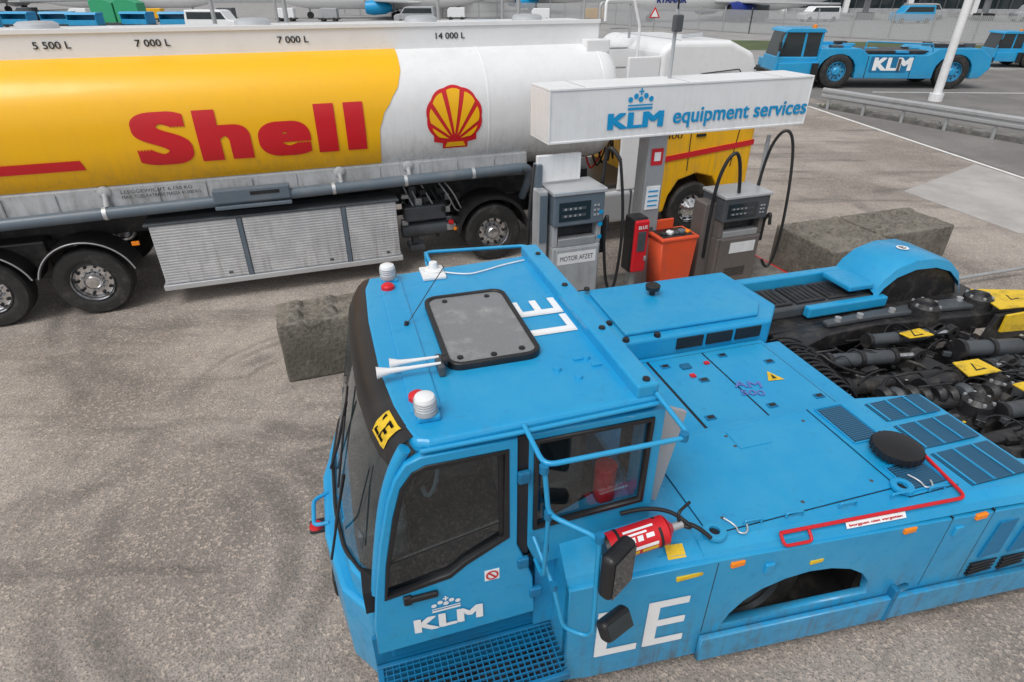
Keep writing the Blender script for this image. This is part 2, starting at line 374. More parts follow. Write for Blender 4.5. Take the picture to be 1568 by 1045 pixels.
# ---------------------------------------------------------------- TANKER TRUCK (frame 19.4)
K=group('tanker_truck',1.0,10.6,19.4)
CB,CZ,HW,HH,EX=10.6,2.45,1.25,1.0,2.5
def tp(phi,off=0.0,k=1.0):
    c,s=math.cos(phi),math.sin(phi)
    return (CB-math.copysign(abs(c)**(2/EX),c)*(HW*k+off), CZ+math.copysign(abs(s)**(2/EX),s)*(HH*k+off))
tab=[];s_=0;prev=None
for i in range(-900,901):
    ph=i/900*math.pi/2; p=tp(ph)
    if prev: s_+=math.hypot(p[0]-prev[0],p[1]-prev[1])
    prev=p; tab.append((s_,ph))
s0=tab[900][0]
import bisect as bs
ks=[t_[0] for t_ in tab]
def surf(a,s,off):
    j=min(max(bs.bisect(ks,s+s0),1),len(tab)-1)
    (sa,pa),(sb,pb)=tab[j-1],tab[j]; f=(s+s0-sa)/max(1e-9,sb-sa); ph=pa+(pb-pa)*f
    b,z=tp(ph,off); return (a,b,z)
def s_of_z(z):
    best=min(tab,key=lambda t_:abs(tp(t_[1])[1]-z)); return best[0]-s0
NP=96
def loft(g,name,stations,mat):
    vs=[];fs=[]
    for (a,k) in stations:
        for i in range(NP):
            b,z=tp(2*math.pi*i/NP,0,k); vs.append((a,b,z))
    for j in range(len(stations)-1):
        for i in range(NP):
            vs_=(j*NP+i,j*NP+(i+1)%NP,(j+1)*NP+(i+1)%NP,(j+1)*NP+i); fs.append(vs_)
    fs.append(tuple(range(NP)));fs.append(tuple((len(stations)-1)*NP+i for i in range(NP)))
    me=bpy.data.meshes.new(name); me.from_pydata(vs,[],fs)
    bm=bmesh.new(); bm.from_mesh(me); bmesh.ops.recalc_face_normals(bm,faces=bm.faces); bm.to_mesh(me); bm.free()
    return addmesh(g,name,me,mat,True)
loft(K,'tank_shell',[(-7,.6),(-6.95,.85),(-6.8,.96),(-6.6,1),(4.95,1),(5.08,.985),(5.18,.94),(5.26,.85),(5.31,.7),(5.34,.4)],WHITET)
for a in (2.9,4.9):
    loft(K,'tank_weld_band',[(a,1.0),(a+.005,1.003),(a+.035,1.003),(a+.04,1.0)],WHITET)
sy0=s_of_z(1.84);sy1=s_of_z(3.38)
def ybound(z):
    P=[(1.80,1.20),(2.1,1.20),(2.35,1.21),(2.57,1.29),(2.75,1.42),(2.95,1.56),(3.15,1.63),(3.34,1.64),(3.6,1.62)]
    for (z0,a0),(z1,a1) in zip(P,P[1:]):
        if z<=z1:
            f=(z-z0)/(z1-z0); f=f*f*(3-2*f)*.4+f*.6; return a0+(a1-a0)*f
    return P[-1][1]
vs=[];fs=[];n=70
for i in range(n+1):
    s=sy0+(sy1-sy0)*i/n; z=surf(0,s,0)[2]
    vs.append(surf(-6.6,s,.009)); vs.append(surf(ybound(z),s,.009))
for i in range(n): fs.append((2*i,2*i+1,2*i+3,2*i+2))
mesh(K,'yellow_livery_band',vs,fs,YEL,True)
def ontank(name,me,a0,zc,yc,off,mat):
    bm=bmesh.new(); bm.from_mesh(me)
    ys=[v.co.y for v in bm.verts]; y=min(ys)
    while y<max(ys):
        y+=.05; bmesh.ops.bisect_plane(bm,geom=bm.verts[:]+bm.edges[:]+bm.faces[:],plane_co=(0,y,0),plane_no=(0,1,0))
    sc0=s_of_z(zc)
    for v in bm.verts: v.co=surf(a0+v.co.x,sc0+v.co.y-yc,off+v.co.z)
    bm.to_mesh(me); bm.free(); return addmesh(K,name,me,mat)
ontank('company_lettering',text2d('Shell',3.02,.68,.058,1.17),-2.02,2.42,.33,.016,RED)
def flat(polys):
    vs=[];fs=[]
    for p in polys:
        b=len(vs); vs+=[(x,y,0) for x,y in p]; fs.append(tuple(range(b,b+len(p))))
    me=bpy.data.meshes.new('f'); me.from_pydata(vs,[],fs); return me
ontank('red_stripe',flat([[(-3.9,0),(0,0),(-.03,.13),(-3.9,.13)]]),-2.68,2.17,.065,.018,RED)
out=[(-.20,-.45),(-.20,-.36),(-.34,-.33)]
nsc=7
for i in range(nsc*8+1):
    th=R(218)-R(256)*i/(nsc*8); rr=.44+.018*abs(math.sin(math.pi*i/8))-.012
    out.append((rr*math.cos(th),.03+rr*math.sin(th)))
out+=[(.34,-.33),(.20,-.36),(.20,-.45)]
ctr=(0,0)
fan=[[ctr,out[i],out[i+1]] for i in range(len(out)-1)]+[[ctr,out[-1],out[0]]]
ontank('scallop_emblem_base',flat(fan),2.36,2.45,0,.012,RED)
pet=[];hub=(0,-.33)
for i in range(7):
    th0=R(168)-R(156)*i/7-R(3.0); th1=R(168)-R(156)*(i+1)/7+R(3.0)
    def hit(th):
        dx,dy=math.cos(th),math.sin(th); cy=.03-hub[1]; b_=dy*cy; 
        return b_+math.sqrt(max(0,b_*b_-cy*cy+.385**2))
    q=[]
    for f in (0,.25,.5,.75,1):
        th=th0+(th1-th0)*f; r_=hit(th)+.012*math.sin(math.pi*f); r_=max(r_,.2); q.append((hub[0]+r_*math.cos(th),hub[1]+r_*math.sin(th)))
    thm=(th0+th1)/2
    pet.append([(hub[0]+.10*math.cos(thm)-.008,hub[1]+.10*math.sin(thm))]+q)
pet.append([(-.165,-.42),(.165,-.42),(.13,-.345),(-.13,-.345)])
ontank('scallop_emblem_fan',flat(pet),2.36,2.45,0,.020,YEL)
box(K,'top_coaming',(-6.5,5.05),(9.98,11.2),(3.3,3.70),WHITE,.025)
box(K,'coaming_rail',(-6.5,5.05),(9.955,9.985),(3.67,3.73),WHITE,.006)
for s,a in (('5 500 L',-2.95),('7 000 L',-1.79),('7 000 L',.0),('14 000 L',2.28)):
    text(K,'compartment_label',s,.42 if s[0]!='1' else .46,.085,(a,9.974,3.50),(1,0,0),(0,0,1),BLACK,.012)
box(K,'front_manifold_box',(4.72,5.15),(9.75,9.97),(3.25,3.45),WHITE,.02)
for a in (-3.0,-.3,2.2,4.0):
    lathe(K,'hatch_lid',[(.25,0),(.25,.06),(.2,.09),(0,.1)],(a,10.6,3.70),'z',ALU,24)
prism(K,'side_valance',[(9.515,1.835),(9.49,1.80),(9.47,1.50),(9.50,1.50),(9.56,1.83)],-6.5,3.6,'x',VAL,.004)
for k in range(16): box(K,'valance_rib',(-6.3+.62*k,-6.28+.62*k),(9.462,9.482),(1.5,1.78),VAL,.003)
for k in range(60): lathe(K,'valance_rivet',[(0,-.006),(.008,-.004),(.009,0)],(-4.2+.125*k,9.488,1.79),'y',ALU,6)
for a in (-2.6,.55,1.6,-4.2):
    lathe(K,'foot_valve',[(.085,0),(.085,-.02),(.06,-.04),(0,-.045)],(a,9.485,1.76),'y',VAL,20)
    cyl(K,'valve_drop',(a,9.46,1.74),(a,9.38,1.58),.035,VAL)
cyl(K,'vapour_pipe',(-6.4,9.36,1.44),(3.45,9.36,1.60),.082,SLATE,seg=24)
for a in (-2.66,.4,1.5,2.6): 
    cyl(K,'pipe_clamp',(a,9.36,1.44+.0162*(a+6.4)),(a+.05,9.36,1.441+.0162*(a+6.4)),.09,ALU,seg=24)
pipe(K,'pipe_elbow',[(3.4,9.36,1.60),(3.62,9.36,1.62),(3.66,9.55,1.3),(3.6,9.7,1.0)],.07,SLATE,True)
box(K,'control_cabinet',(-1.25,-.2),(9.26,9.40),(1.50,1.70),SLATE,.02); box(K,'control_cabinet_lip',(-1.25,-.2),(9.24,9.30),(1.42,1.47),SLATE,.01); box(K,'control_label',(-.75,-.35),(9.255,9.26),(1.6,1.65),BLACK,0)
text(K,'plate_text','LEEGGEWICHT 6.150 KG',.9,.045,(-2.4,9.46,1.72),(1,0,0),(0,.1,1),BLACK,0)
text(K,'plate_text2','MAX. TOELAATBARE MASSA 41.000 KG',1.0,.045,(-2.4,9.455,1.65),(1,0,0),(0,.1,1),BLACK,0)
for a0,a1 in ((-2.18,-1.02),(-.95,.48),(.55,1.33)):
    box(K,'locker_door',(a0,a1),(9.33,9.8),(.36,1.26),RIB,.012)
box(K,'locker_frame_top',(-2.24,1.38),(9.31,9.82),(1.262,1.30),GREYD,.01)
box(K,'locker_frame_bottom',(-2.22,1.36),(9.30,9.82),(.27,.355),ALU,.01)
for a in (-1.015,.485): box(K,'locker_frame_post',(a,a+.06),(9.315,9.7),(.358,1.26),SLATE,.008)
for a in (-1.3,.2,1.1): box(K,'locker_latch',(a,a+.06),(9.318,9.33),(.42,.45),GREYD,.004)
box(K,'chassis_beam',(-6.5,5.0),(10.0,10.15),(1.0,1.3),DARK,.01)
box(K,'chassis_beam_far',(-6.5,5.0),(11.1,11.25),(1.0,1.3),DARK,.01)
box(K,'cradle',(-6.4,2.0),(9.9,11.3),(1.3,1.62),DARK,.01)
def arc_guard(a,y0,y1,r0,th,name='mudguard',t0=15,t1=165):
    vs=[];fs=[];m=20
    for j in range(m+1):
        an=R(t0)+R(t1-t0)*j/m
        for yy,rr in ((y0,r0),(y0,r0+th),(y1,r0+th),(y1,r0)): vs.append((a+rr*math.cos(an),yy,.5+rr*math.sin(an)))
    for j in range(m):
        for q in range(4): fs.append((4*j+q,4*j+(q+1)%4,4*j+4+(q+1)%4,4*j+4+q))
    mesh(K,name,vs,fs,BLACK,True)
for i,a in enumerate((-3.12,-4.4,-5.7)):
    wheel(K,'trailer_wheel',a,9.42,.5,.5,.36); wheel(K,'trailer_wheel_far',a,11.8,.5,.5,.36,s=-1)
    arc_guard(a,9.38,9.85,.60,.04)
    pipe(K,'mudguard_trim',[(a+.625*math.cos(R(15+150*j/16)),9.375,.5+.625*math.sin(R(15+150*j/16))) for j in range(17)],.010,GALV)
box(K,'rear_gear_box',(-5.2,-3.6),(9.7,10.2),(.55,1.1),DARK,.03)
box(K,'marker_lamp',(-2.46,-2.36),(9.37,9.40),(1.0,1.06),ORANGE,.006)
box(K,'landing_leg',(1.62,1.74),(9.75,9.9),(.35,1.35),GREYD,.01); box(K,'landing_foot',(1.55,1.82),(9.68,9.98),(.25,.35),GREYD,.02)
for i in range(9):
    x=1.45+.1*i
    pipe(K,'air_line',[(x,9.8,1.35),(x+.1,9.65,1.0+.03*i),(x+.3,9.7,.75),(x+.5,9.8,1.0)],.014,random.choice([BLACK,BLACK,GALV,GREYD]),True)
box(K,'valve_block',(1.5,2.2),(9.6,9.9),(.8,1.05),GREYD,.03); box(K,'red_coupling',(2.22,2.30),(9.5,9.58),(.72,.78),RED,.01); box(K,'amber_lamp',(2.3,2.37),(9.5,9.56),(.6,.65),ORANGE,.01)
for i in range(26):
    a=random.uniform(1.4,2.4);b=random.uniform(9.55,10);z=random.uniform(.45,1.25); box(K,'chassis_fitting',(a,a+random.uniform(.04,.18)),(b,b+.1),(z,z+random.uniform(.03,.13)),random.choice([DARK,GREYD,GALV,GALV,BLACK]),.01)
cyl(K,'air_tank',(1.45,9.75,.62),(2.2,9.75,.62),.13,GREYD)
wheel(K,'drive_wheel',2.98,9.42,.5,.5,.6); wheel(K,'drive_wheel_far',2.98,11.8,.5,.5,.6,s=-1)
wheel(K,'steer_wheel',6.98,9.42,.5,.5,.32,convex=True); wheel(K,'steer_wheel_far',6.98,11.8,.5,.5,.32,s=-1,convex=True)
arc_guard(2.98,9.40,10.05,.60,.05,'drive_mudguard',5,175)
box(K,'tractor_chassis',(2.0,7.9),(10.1,11.1),(.6,.95),DARK,.02)
box(K,'catwalk',(3.7,6.0),(9.6,11.6),(1.0,1.08),DARK,.01)
box(K,'fuel_tank',(4.75,5.85),(9.42,10.0),(.4,1.0),ALU,.08,4)
for a in (4.95,5.6): box(K,'tank_strap',(a,a+.05),(9.41,10.0),(.39,1.01),GREYD,.08,4)
box(K,'battery_box',(3.85,4.65),(9.45,10.0),(.45,.98),GREYD,.04)
up=[(5.95,2.0),(5.95,3.28),(6.15,3.42),(7.3,3.40),(7.8,3.2),(7.95,2.9),(8.12,2.2),(8.13,2.0)]
lo=[(5.95,.5),(5.95,1.998),(8.13,1.998),(8.15,.45),(7.62,.45),(7.55,.8),(7.35,1.08),(6.98,1.18),(6.6,1.08),(6.42,.8),(6.35,.5)]
prism(K,'cab_upper',up,9.42,11.78,'y',WHITE,.09,4)
prism(K,'cab_lower',lo,9.42,11.78,'y',YEL,.03)
prism(K,'cab_side_window',[(6.75,2.25),(6.75,2.9),(7.6,2.9),(7.85,2.25)],9.405,9.43,'y',GLASSD,.01)
prism(K,'cab_stripe',[(5.97,1.42),(5.97,1.52),(8.15,1.72),(8.15,1.62)],9.405,9.43,'y',RED,.002)
pipe(K,'door_outline',[(6.75,9.415,1.25),(6.72,9.415,2.9),(7.55,9.415,2.95),(7.8,9.415,2.1),(7.7,9.415,1.25)],.008,BLACK)
box(K,'door_handle',(6.85,7.05),(9.39,9.42),(1.85,1.9),BLACK,.008)
text(K,'cab_model_text','400',.35,.1,(6.2,9.405,1.85),(1,0,0),(0,0,1),BLACK,0)
box(K,'cab_mirror',(7.85,8.0),(9.1,9.3),(2.2,2.9),BLACK,.04); pipe(K,'mirror_arm',[(7.85,9.45,2.95),(7.92,9.2,2.95),(7.92,9.2,2.8)],.02,BLACK)
box(K,'roof_seam',(6.3,6.32),(9.5,11.7),(3.405,3.425),GREY,.002)
pipe(K,'roof_horn',[(6.6,9.9,3.45),(7.0,9.9,3.47)],.03,ALU)
box(K,'side_deflector',(5.35,5.95),(9.45,9.5),(1.0,3.2),WHITE,.02)
pipe(K,'handrail',[(5.1,9.9,3.7),(5.1,9.9,4.0),(5.6,9.9,4.0),(5.75,9.9,3.6),(5.75,9.9,2.6)],.025,WHITE)
pipe(K,'handrail_far',[(5.3,10.5,3.6),(5.3,10.5,3.95),(5.9,10.5,3.95),(5.9,10.5,3.4)],.025,GALV)
for z in (2.7,3.0,3.3,3.6): cyl(K,'ladder_rung',(5.2,9.9,z),(5.55,9.9,z),.015,GALV)
for i in range(5): 
    pipe(K,'coil_hose',[(4.9+.12*i,10.2,2.2),(4.95+.12*i,10.0,1.4+.1*i),(5.2+.1*i,10.1,1.2),(5.6,10.3,2.0)],.018,[RED,BLACK,BLACK,BLACK,BLACK][i],True)
box(K,'far_underbody_guard',(-2.2,1.4),(11.4,11.85),(.4,1.3),GREYD,.02)

# ---------------------------------------------------------------- FUEL ISLAND (frame 19.4)
I=group('canopy_sign',5.0,7.5,19.4)
box(I,'sign_box',(3.03,7.05),(7.2,7.82),(2.46,3.11),WHITED,.02,3)
for z in (2.455,3.085): box(I,'sign_trim',(3.02,7.06),(7.19,7.83),(z,z+.03),WHITED,.006)
for a in (3.02,7.035): box(I,'sign_end_trim',(a,a+.025),(7.19,7.83),(2.487,3.083),WHITED,.006)
for a in (3.5,5.0,6.5): box(I,'roof_seam',(a,a+.012),(7.2,7.82),(3.11,3.118),GREY,.002)
text(I,'sign_logo','KLM',.83,.20,(3.84,7.192,2.585),(1,0,0),(0,0,1),SKYBL,.05,spc=1.05)
crown(I,.36,(4.30,7.190,2.81),(1,0,0),(0,0,1),SKYBL)
text(I,'sign_text','equipment services',2.22,.25,(4.82,7.192,2.545),(1,0,0),(0,0,1),SKYBL,.022,spc=1.03)
box(I,'sign_post',(4.60,4.90),(7.36,7.64),(.1,2.46),GALV,.015)
box(I,'post_notice_red',(4.66,4.84),(7.345,7.358),(2.02,2.25),RED,.002); box(I,'red_notice_mark',(4.70,4.8),(7.34,7.344),(2.08,2.2),DECALW,0)
box(I,'post_notice_white',(4.64,4.86),(7.345,7.358),(1.38,1.72),DECALW,.002)
for k in range(4): box(I,'notice_line',(4.67,4.83),(7.338,7.344),(1.43+.07*k,1.45+.07*k),SKYBL,.0)
box(I,'notice_dark',(4.7,4.82),(7.345,7.358),(.95,1.1),GREYD,.002)
cyl(I,'sign_mast',(4.95,7.6,3.1),(4.95,7.6,3.95),.025,GREY)
box(I,'mast_lamp',(4.88,5.0),(7.5,7.6),(3.68,3.88),GREYD,.02); pipe(I,'mast_cable',[(4.95,7.6,3.9),(4.9,7.5,4.2),(4.8,7.5,4.35)],.012,BLACK,True)
IS=group('pump_island',5.0,7.4,19.4)
box(IS,'island_slab',(2.5,7.3),(6.85,7.95),(0,.12),CONCK,.03)
box(IS,'island_edge_red',(7.3,7.34),(6.85,7.95),(.02,.11),RED,.005)
def pump(name,a0,a1,b0,b1,top,front,side):
    g=group(name,(a0+a1)/2,(b0+b1)/2,19.4)
    h=top
    box(g,'cabinet',(a0,a1),(b0,b1),(.12,h*.60),side,.02)
    box(g,'cabinet_front_panel',(a0+.05,a1-.03),(b0-.02,b0),(.18,h*.585),front,.008)
    for k in range(5): box(g,'vent_slot',(a0+.2,a1-.2),(b0-.024,b0-.02),(.3+.03*k,.312+.03*k),BLACK,0)
    box(g,'nozzle_bay',(a0+.02,a1-.02),(b0+.14,b1-.02),(h*.60,h*.76),DARK,.01)
    box(g,'bay_tray',(a0+.08,a1-.08),(b0+.0,b0+.13),(h*.60,h*.66),GALV,.01)
    for x in (a0,a1-.07): box(g,'bay_side',(x,x+.07),(b0+.01,b1-.01),(h*.602,h*.76),side,.008)
    box(g,'display_head',(a0-.01,a1+.01),(b0-.03,b1+.01),(h*.762,h*.985),GREYD if front is BRICKR else SLATE,.02)
    box(g,'display_glass',(a0+.06,a1-.2),(b0-.038,b0-.03),(h*.80,h*.94),GLASSD,.004)
    for k in range(2):
        box(g,'display_readout',(a0+.11,a1-.27),(b0-.042,b0-.039),(h*(.83+.05*k),h*(.85+.05*k)),GREYD,0)
        for j in range(4): box(g,'digit',(a0+.14+.07*j,a0+.165+.07*j),(b0-.046,b0-.043),(h*(.833+.05*k),h*(.847+.05*k)),GREY,0)
    for r_ in range(3):
        for c_ in range(2): box(g,'key',(a1-.15+.05*c_,a1-.12+.05*c_),(b0-.04,b0-.03),(h*(.82+.035*r_),h*(.835+.035*r_)),GREY,.003)
    box(g,'top_cap',(a0-.03,a1+.03),(b0-.05,b1+.03),(h*.987,h*1.02),ALU,.015)
    box(g,'nozzle_holster',(a1+.0,a1+.1),(b0+.05,b0+.25),(h*.5,h*.75),BLACK,.02)
    pipe(g,'nozzle',[(a1+.05,b0+.1,h*.55),(a1+.05,b0+.05,h*.72),(a1+.05,b0-.05,h*.82),(a1+.05,b0-.08,h*.7)],.025,BLACK)
    return g
p1=pump('fuel_pump',3.05,3.77,7.0,7.5,1.87,GREY,GREY)
text(p1,'label_text','MOTOR AFZET',.5,.07,(3.16,6.975,.92),(1,0,0),(0,0,1),BLACK,0)
box(p1,'label_plate',(3.12,3.7),(6.977,6.98),(.87,1.04),WHITED,0)
box(p1,'upper_board',(2.92,3.55),(7.3,7.36),(1.95,2.3),WHITED,.01)
box(p1,'board_leg',(2.9,2.98),(7.25,7.4),(.12,2.2),SLATE,.01)
box(p1,'hose_column',(2.86,3.0),(7.08,7.3),(.12,1.9),GREY,.02); box(p1,'blue_stripe',(2.88,2.98),(7.06,7.078),(1.2,1.85),SLATE,.005)
pipe(p1,'fuel_hose',[(2.8,7.1,2.25),(2.72,7.0,1.9),(2.68,7.0,1.2),(2.75,7.0,.4),(2.95,6.98,.2)],.022,BLACK,True)
pipe(p1,'hose_mast',[(3.88,7.3,.8),(3.88,7.3,2.3),(3.95,7.2,2.38),(4.03,7.1,2.2)],.028,BLACK,True)
pipe(p1,'fuel_hose_loop',[(4.03,7.1,2.2),(4.12,7.0,1.5),(4.05,6.95,.5),(3.95,6.95,.3),(3.86,7.0,.7),(3.84,7.05,1.3)],.022,BLACK,True)
for z in (1.2,1.38,1.55): box(p1,'blue_sticker',(3.70,3.76),(6.965,6.97),(z,z+.05),SKYBL,.0)
p2=pump('fuel_pump',5.72,6.5,6.95,7.45,1.56,BRICKR,BRICKR)
box(p2,'label_plate',(5.95,6.4),(6.925,6.929),(.68,.85),WHITED,0)
pipe(p2,'hose_mast',[(5.62,7.1,.6),(5.6,7.1,1.6),(5.72,7.05,2.15),(5.9,7.0,2.2),(5.98,7.0,1.6)],.026,BLACK,True)
pipe(p2,'fuel_hose',[(6.55,7.3,1.2),(6.58,7.3,2.0),(6.7,7.2,2.42),(6.85,7.1,2.35),(6.9,7.0,1.6),(6.85,6.9,.7),(6.72,6.9,.25),(6.6,6.92,.5)],.022,BLACK,True)
cyl(p2,'hose_pole',(6.62,7.35,.1),(6.62,7.35,2.3),.03,GREY)
box(p2,'side_unit',(5.52,5.72),(7.1,7.4),(.12,1.45),BRICKR,.02)
C=group('fire_extinguisher_cabinet',4.42,7.2,19.4)
box(C,'cabinet_body',(4.30,4.55),(7.05,7.3),(.55,1.38),BLACK,.03)
box(C,'cabinet_door',(4.31,4.54),(6.99,7.05),(.57,1.36),RED,.04,3)
box(C,'door_window',(4.36,4.49),(6.982,6.99),(.9,1.2),GREYD,.01); box(C,'door_latch',(4.49,4.53),(6.975,6.99),(.75,.82),GALV,.004)
box(C,'cabinet_post',(4.38,4.46),(7.12,7.2),(.12,.55),GALV,.01)
text(C,'door_text','BLUS',.14,.05,(4.355,6.981,1.24),(1,0,0),(0,0,1),DECALW,.01)
Bn=group('waste_bin',5.1,7.2,19.4)
panel(Bn,'bin_body',[(4.83,.12),(5.32,.12),(5.38,.98),(4.78,.98)],[],.4,lambda x,y,h:Vector((x,7.2+h,y)),REDO,.015)
box(Bn,'bin_rim',(4.76,5.40),(6.97,7.43),(.98,1.03),REDO,.015)
box(Bn,'bin_opening',(4.82,5.34),(7.03,7.37),(1.031,1.036),BLACK,.0)
for k in range(5):
    a=4.85+.1*k; box(Bn,'litter',(a,a+.09),(7.1,7.2),(1.03,1.07+.02*(k%2)),[BLACK,WHITED,GREYD,SLATE,ORANGE][k],.02,rot=('Z',30*k))
box(Bn,'bin_lid',(4.80,5.2),(7.38,7.42),(1.0,1.18),REDO,.01)
# ---------------------------------------------------------------- concrete blocks
def block(name,a0,a1,b0,b1,h,nx,ny):
    g=group(name,(a0+a1)/2,(b0+b1)/2,19.4)
    o=box(g,'block_body',(a0,a1),(b0,b1),(0,h),CONC,.03,3)
    for i in range(nx):
        for j in range(ny):
            x=a0+(i+.5)*(a1-a0)/nx+random.uniform(-.02,.02); y=b0+(j+.5)*(b1-b0)/ny; q=.12+random.uniform(-.01,.01); t=.05
            hh=h+random.uniform(.06,.1)
            vs=[(x-q,y-q,h-.01),(x+q,y-q,h-.01),(x+q,y+q,h-.01),(x-q,y+q,h-.01),(x-t,y-t,hh),(x+t,y-t,hh-.01),(x+t,y+t,hh),(x-t,y+t,hh-.01)]
            mesh(g,'stud',vs,[(0,1,2,3),(4,5,6,7),(0,1,5,4),(1,2,6,5),(2,3,7,6),(3,0,4,7)],CONC,False,.02,3)
    return g
block('concrete_block',-.58,1.05,6.6,7.22,.80,4,2)
block('concrete_block',7.45,8.7,6.35,7.65,.72,3,3)
block('concrete_block',8.73,10.25,6.6,7.6,.74,4,2)
pipe(None,'ground_pipe_rail',[(7.0,8.7,.15),(8.6,9.2,.15)],.03,GALV)

# ---------------------------------------------------------------- TOWING TRACTOR (frame 16.5)
T=group('aircraft_tow_tractor',3.2,3.7,16.5)
NB=2.28
def side(x,y,h): return Vector((x,NB+h,y))
def bo(a): return 2.08-(a-.95)*.0737
arch=[(2.08,.46),(2.12,.56),(2.2,.67),(2.32,.76),(2.48,.82),(2.65,.845),(2.82,.83),(2.98,.78),(3.1,.70),(3.18,.60),(3.21,.46)]
hole=disc2d(3.52,.42,.06,18)
panel(T,'near_side_wall',[(.97,.2),(1.15,.17),(1.9,.17),(5.3,.17),(5.3,.80),(4.95,1.08),(1.9,1.14),(.97,1.12)],[arch,hole],.05,lambda x,y,h:Vector((x,bo(x)+.03+h,y)),BLUE)
panel(T,'lower_skirt',[(1.92,.16),(5.3,.16),(5.3,.40),(1.92,.40)],[],.03,lambda x,y,h:Vector((x,bo(x)-.03+h,y)),BLUE)
def top(name,st,mat,smooth=False):
    vs=[];fs=[];m=len(st[0][1])
    for a,row in st: vs+=[(a,b,z) for b,z in row]
    for j in range(len(st)-1):
        for i in range(m-1): fs.append((j*m+i,j*m+i+1,(j+1)*m+i+1,(j+1)*m+i))
    return mesh(T,name,vs,fs,mat,smooth)
def row(a,e,bi=3.1): return [(bo(a)+.02,e-.08),(bo(a)+.05,e-.03),(bo(a)+.12,e),(bi,e),(bi,.5)]
top('near_hood_skin',[(1.85,row(1.85,1.2)),(3.88,row(3.88,1.2)),(4.55,row(4.55,1.18,3.0)),(4.6,row(4.6,1.15,2.96)),(4.62,row(4.62,1.13,2.2)),(5.0,row(5.0,1.05,2.15)),(5.3,row(5.3,.8,2.15))],BLUE)
mesh(T,'hood_rear_wall',[(4.605,2.15,1.13),(4.605,2.96,1.15),(4.605,2.96,.4),(4.605,2.15,.4)],[(0,1,2,3)],DARK)
top('shoulder_skin',[(.97,[(2.10,1.1),(2.14,1.16),(2.30,1.34),(2.42,1.40)]),(1.55,[(2.07,1.12),(2.11,1.18),(2.30,1.38),(2.6,1.42)]),(1.86,[(2.03,1.12),(2.07,1.17),(2.2,1.203),(2.6,1.22)])],BLUE)
mesh(T,'pod_front_wall',[(.97,2.06,.2),(.97,2.75,.2),(.97,2.75,1.4),(.97,2.42,1.40),(.97,2.30,1.34),(.97,2.14,1.16),(.97,2.08,1.1)],[(0,1,2,3,4,5,6)],BLUE)
def lid(name,a0,a1,b0,b1,z,mat=BLUE,h=.012,bev=.004): return box(T,name,(a0,a1),(b0,b1),(z,z+h),mat,bev)
lid('hood_lid',1.95,3.42,2.16,3.06,1.2); lid('hood_lid_rear',3.44,3.86,2.06,3.07,1.2)
box(T,'lid_gasket',(1.945,3.426),(2.154,3.066),(1.2,1.203),BLACK,0)
box(T,'lid_gasket',(3.435,3.864),(2.054,3.076),(1.2,1.204),BLACK,0)
lid('intake_grille',3.50,3.73,2.62,3.03,1.213,PERF,.006); lid('exhaust_grille',3.50,3.80,2.10,2.32,1.213,PERF,.006)
for a0,a1,b0,b1 in ((3.49,3.74,2.61,3.04),(3.49,3.81,2.09,2.33)):
    for q in (((a0,a1),(b0-.012,b0)),((a0,a1),(b1,b1+.012)),((a0-.012,a0),(b0,b1)),((a1,a1+.012),(b0,b1))): box(T,'grille_frame',q[0],q[1],(1.212,1.224),BLUE,.003)
box(T,'small_hatch',(2.62,2.9),(2.80,3.0),(1.2125,1.219),BLUE,.003)
for (a,b) in ((2.60,2.84),(2.60,2.96),(2.1,2.25),(2.1,2.95),(3.3,2.25),(3.3,2.95),(2.7,2.22)): lathe(T,'hatch_screw',[(0,.004),(.012,.003),(.014,0)],(a,b,1.2125),'z',GREYD,10)
for (a0,a1,b0,b1) in ((3.95,4.5,2.02,2.36),(3.95,4.5,2.42,2.70),(3.95,4.5,2.76,3.0)):
    box(T,'louvre_panel',(a0,a1),(b0,b1),(1.195,1.204),PERF,.003)
    for k in range(3): box(T,'louvre_bar',(a0+.02+.18*k,a0+.035+.18*k),(b0,b1),(1.204,1.214),BLUE,.003)
for b0 in (1.86,2.02): box(T,'louvre_panel_rear',(4.66,4.98),(b0,b0+.12),(1.10,1.12),PERF,.003,rot=('Y',12))
lathe(T,'air_intake_cap',[(.0,.0),(.10,.0),(.10,.03),(.165,.035),(.175,.06),(.17,.09),(.12,.105),(0,.11)],(3.67,2.42,1.215),'z',BLACK,36)
for k in range(24):
    an=2*math.pi*k/24; cyl(T,'cap_rib',(3.67+.172*math.cos(an),2.42+.172*math.sin(an),1.25),(3.67+.172*math.cos(an),2.42+.172*math.sin(an),1.3),.008,BLACK,seg=6)
for a,b in ((1.98,2.16),(3.45,2.14)):
    lathe(T,'lifting_eye',[(.035,0),(.035,.02),(.06,.025),(.075,.02),(.078,0)],(a,b,1.214),'z',BLUE,24)
    lathe(T,'lifting_eye_hole',[(0,0),(.035,0)],(a,b,1.2135),'z',BLACK,20)
    pipe(T,'safety_chain',[(a+.1,b+.06,1.25),(a+.16,b,1.23),(a+.13,b-.06,1.23),(a+.2,b-.08,1.23),(a+.22,b-.02,1.24)],.006,ALU,True)
pipe(T,'red_safety_bar',[(2.38,bo(2.38)+.06,1.215),(3.78,bo(3.78)+.06,1.225),(3.86,2.36,1.235)],.013,RED)
pipe(T,'red_safety_bar_low',[(2.38,bo(2.38)+.06,1.215),(2.38,bo(2.38),1.16),(2.58,bo(2.58),1.16),(2.58,bo(2.58)+.06,1.21)],.011,RED)
mesh(T,'red_bar_plate',[(2.85,bo(2.85)+.03,1.172),(3.30,bo(3.30)+.03,1.172),(3.30,bo(3.30)+.055,1.205),(2.85,bo(2.85)+.055,1.205)],[(0,1,2,3)],DECALW)
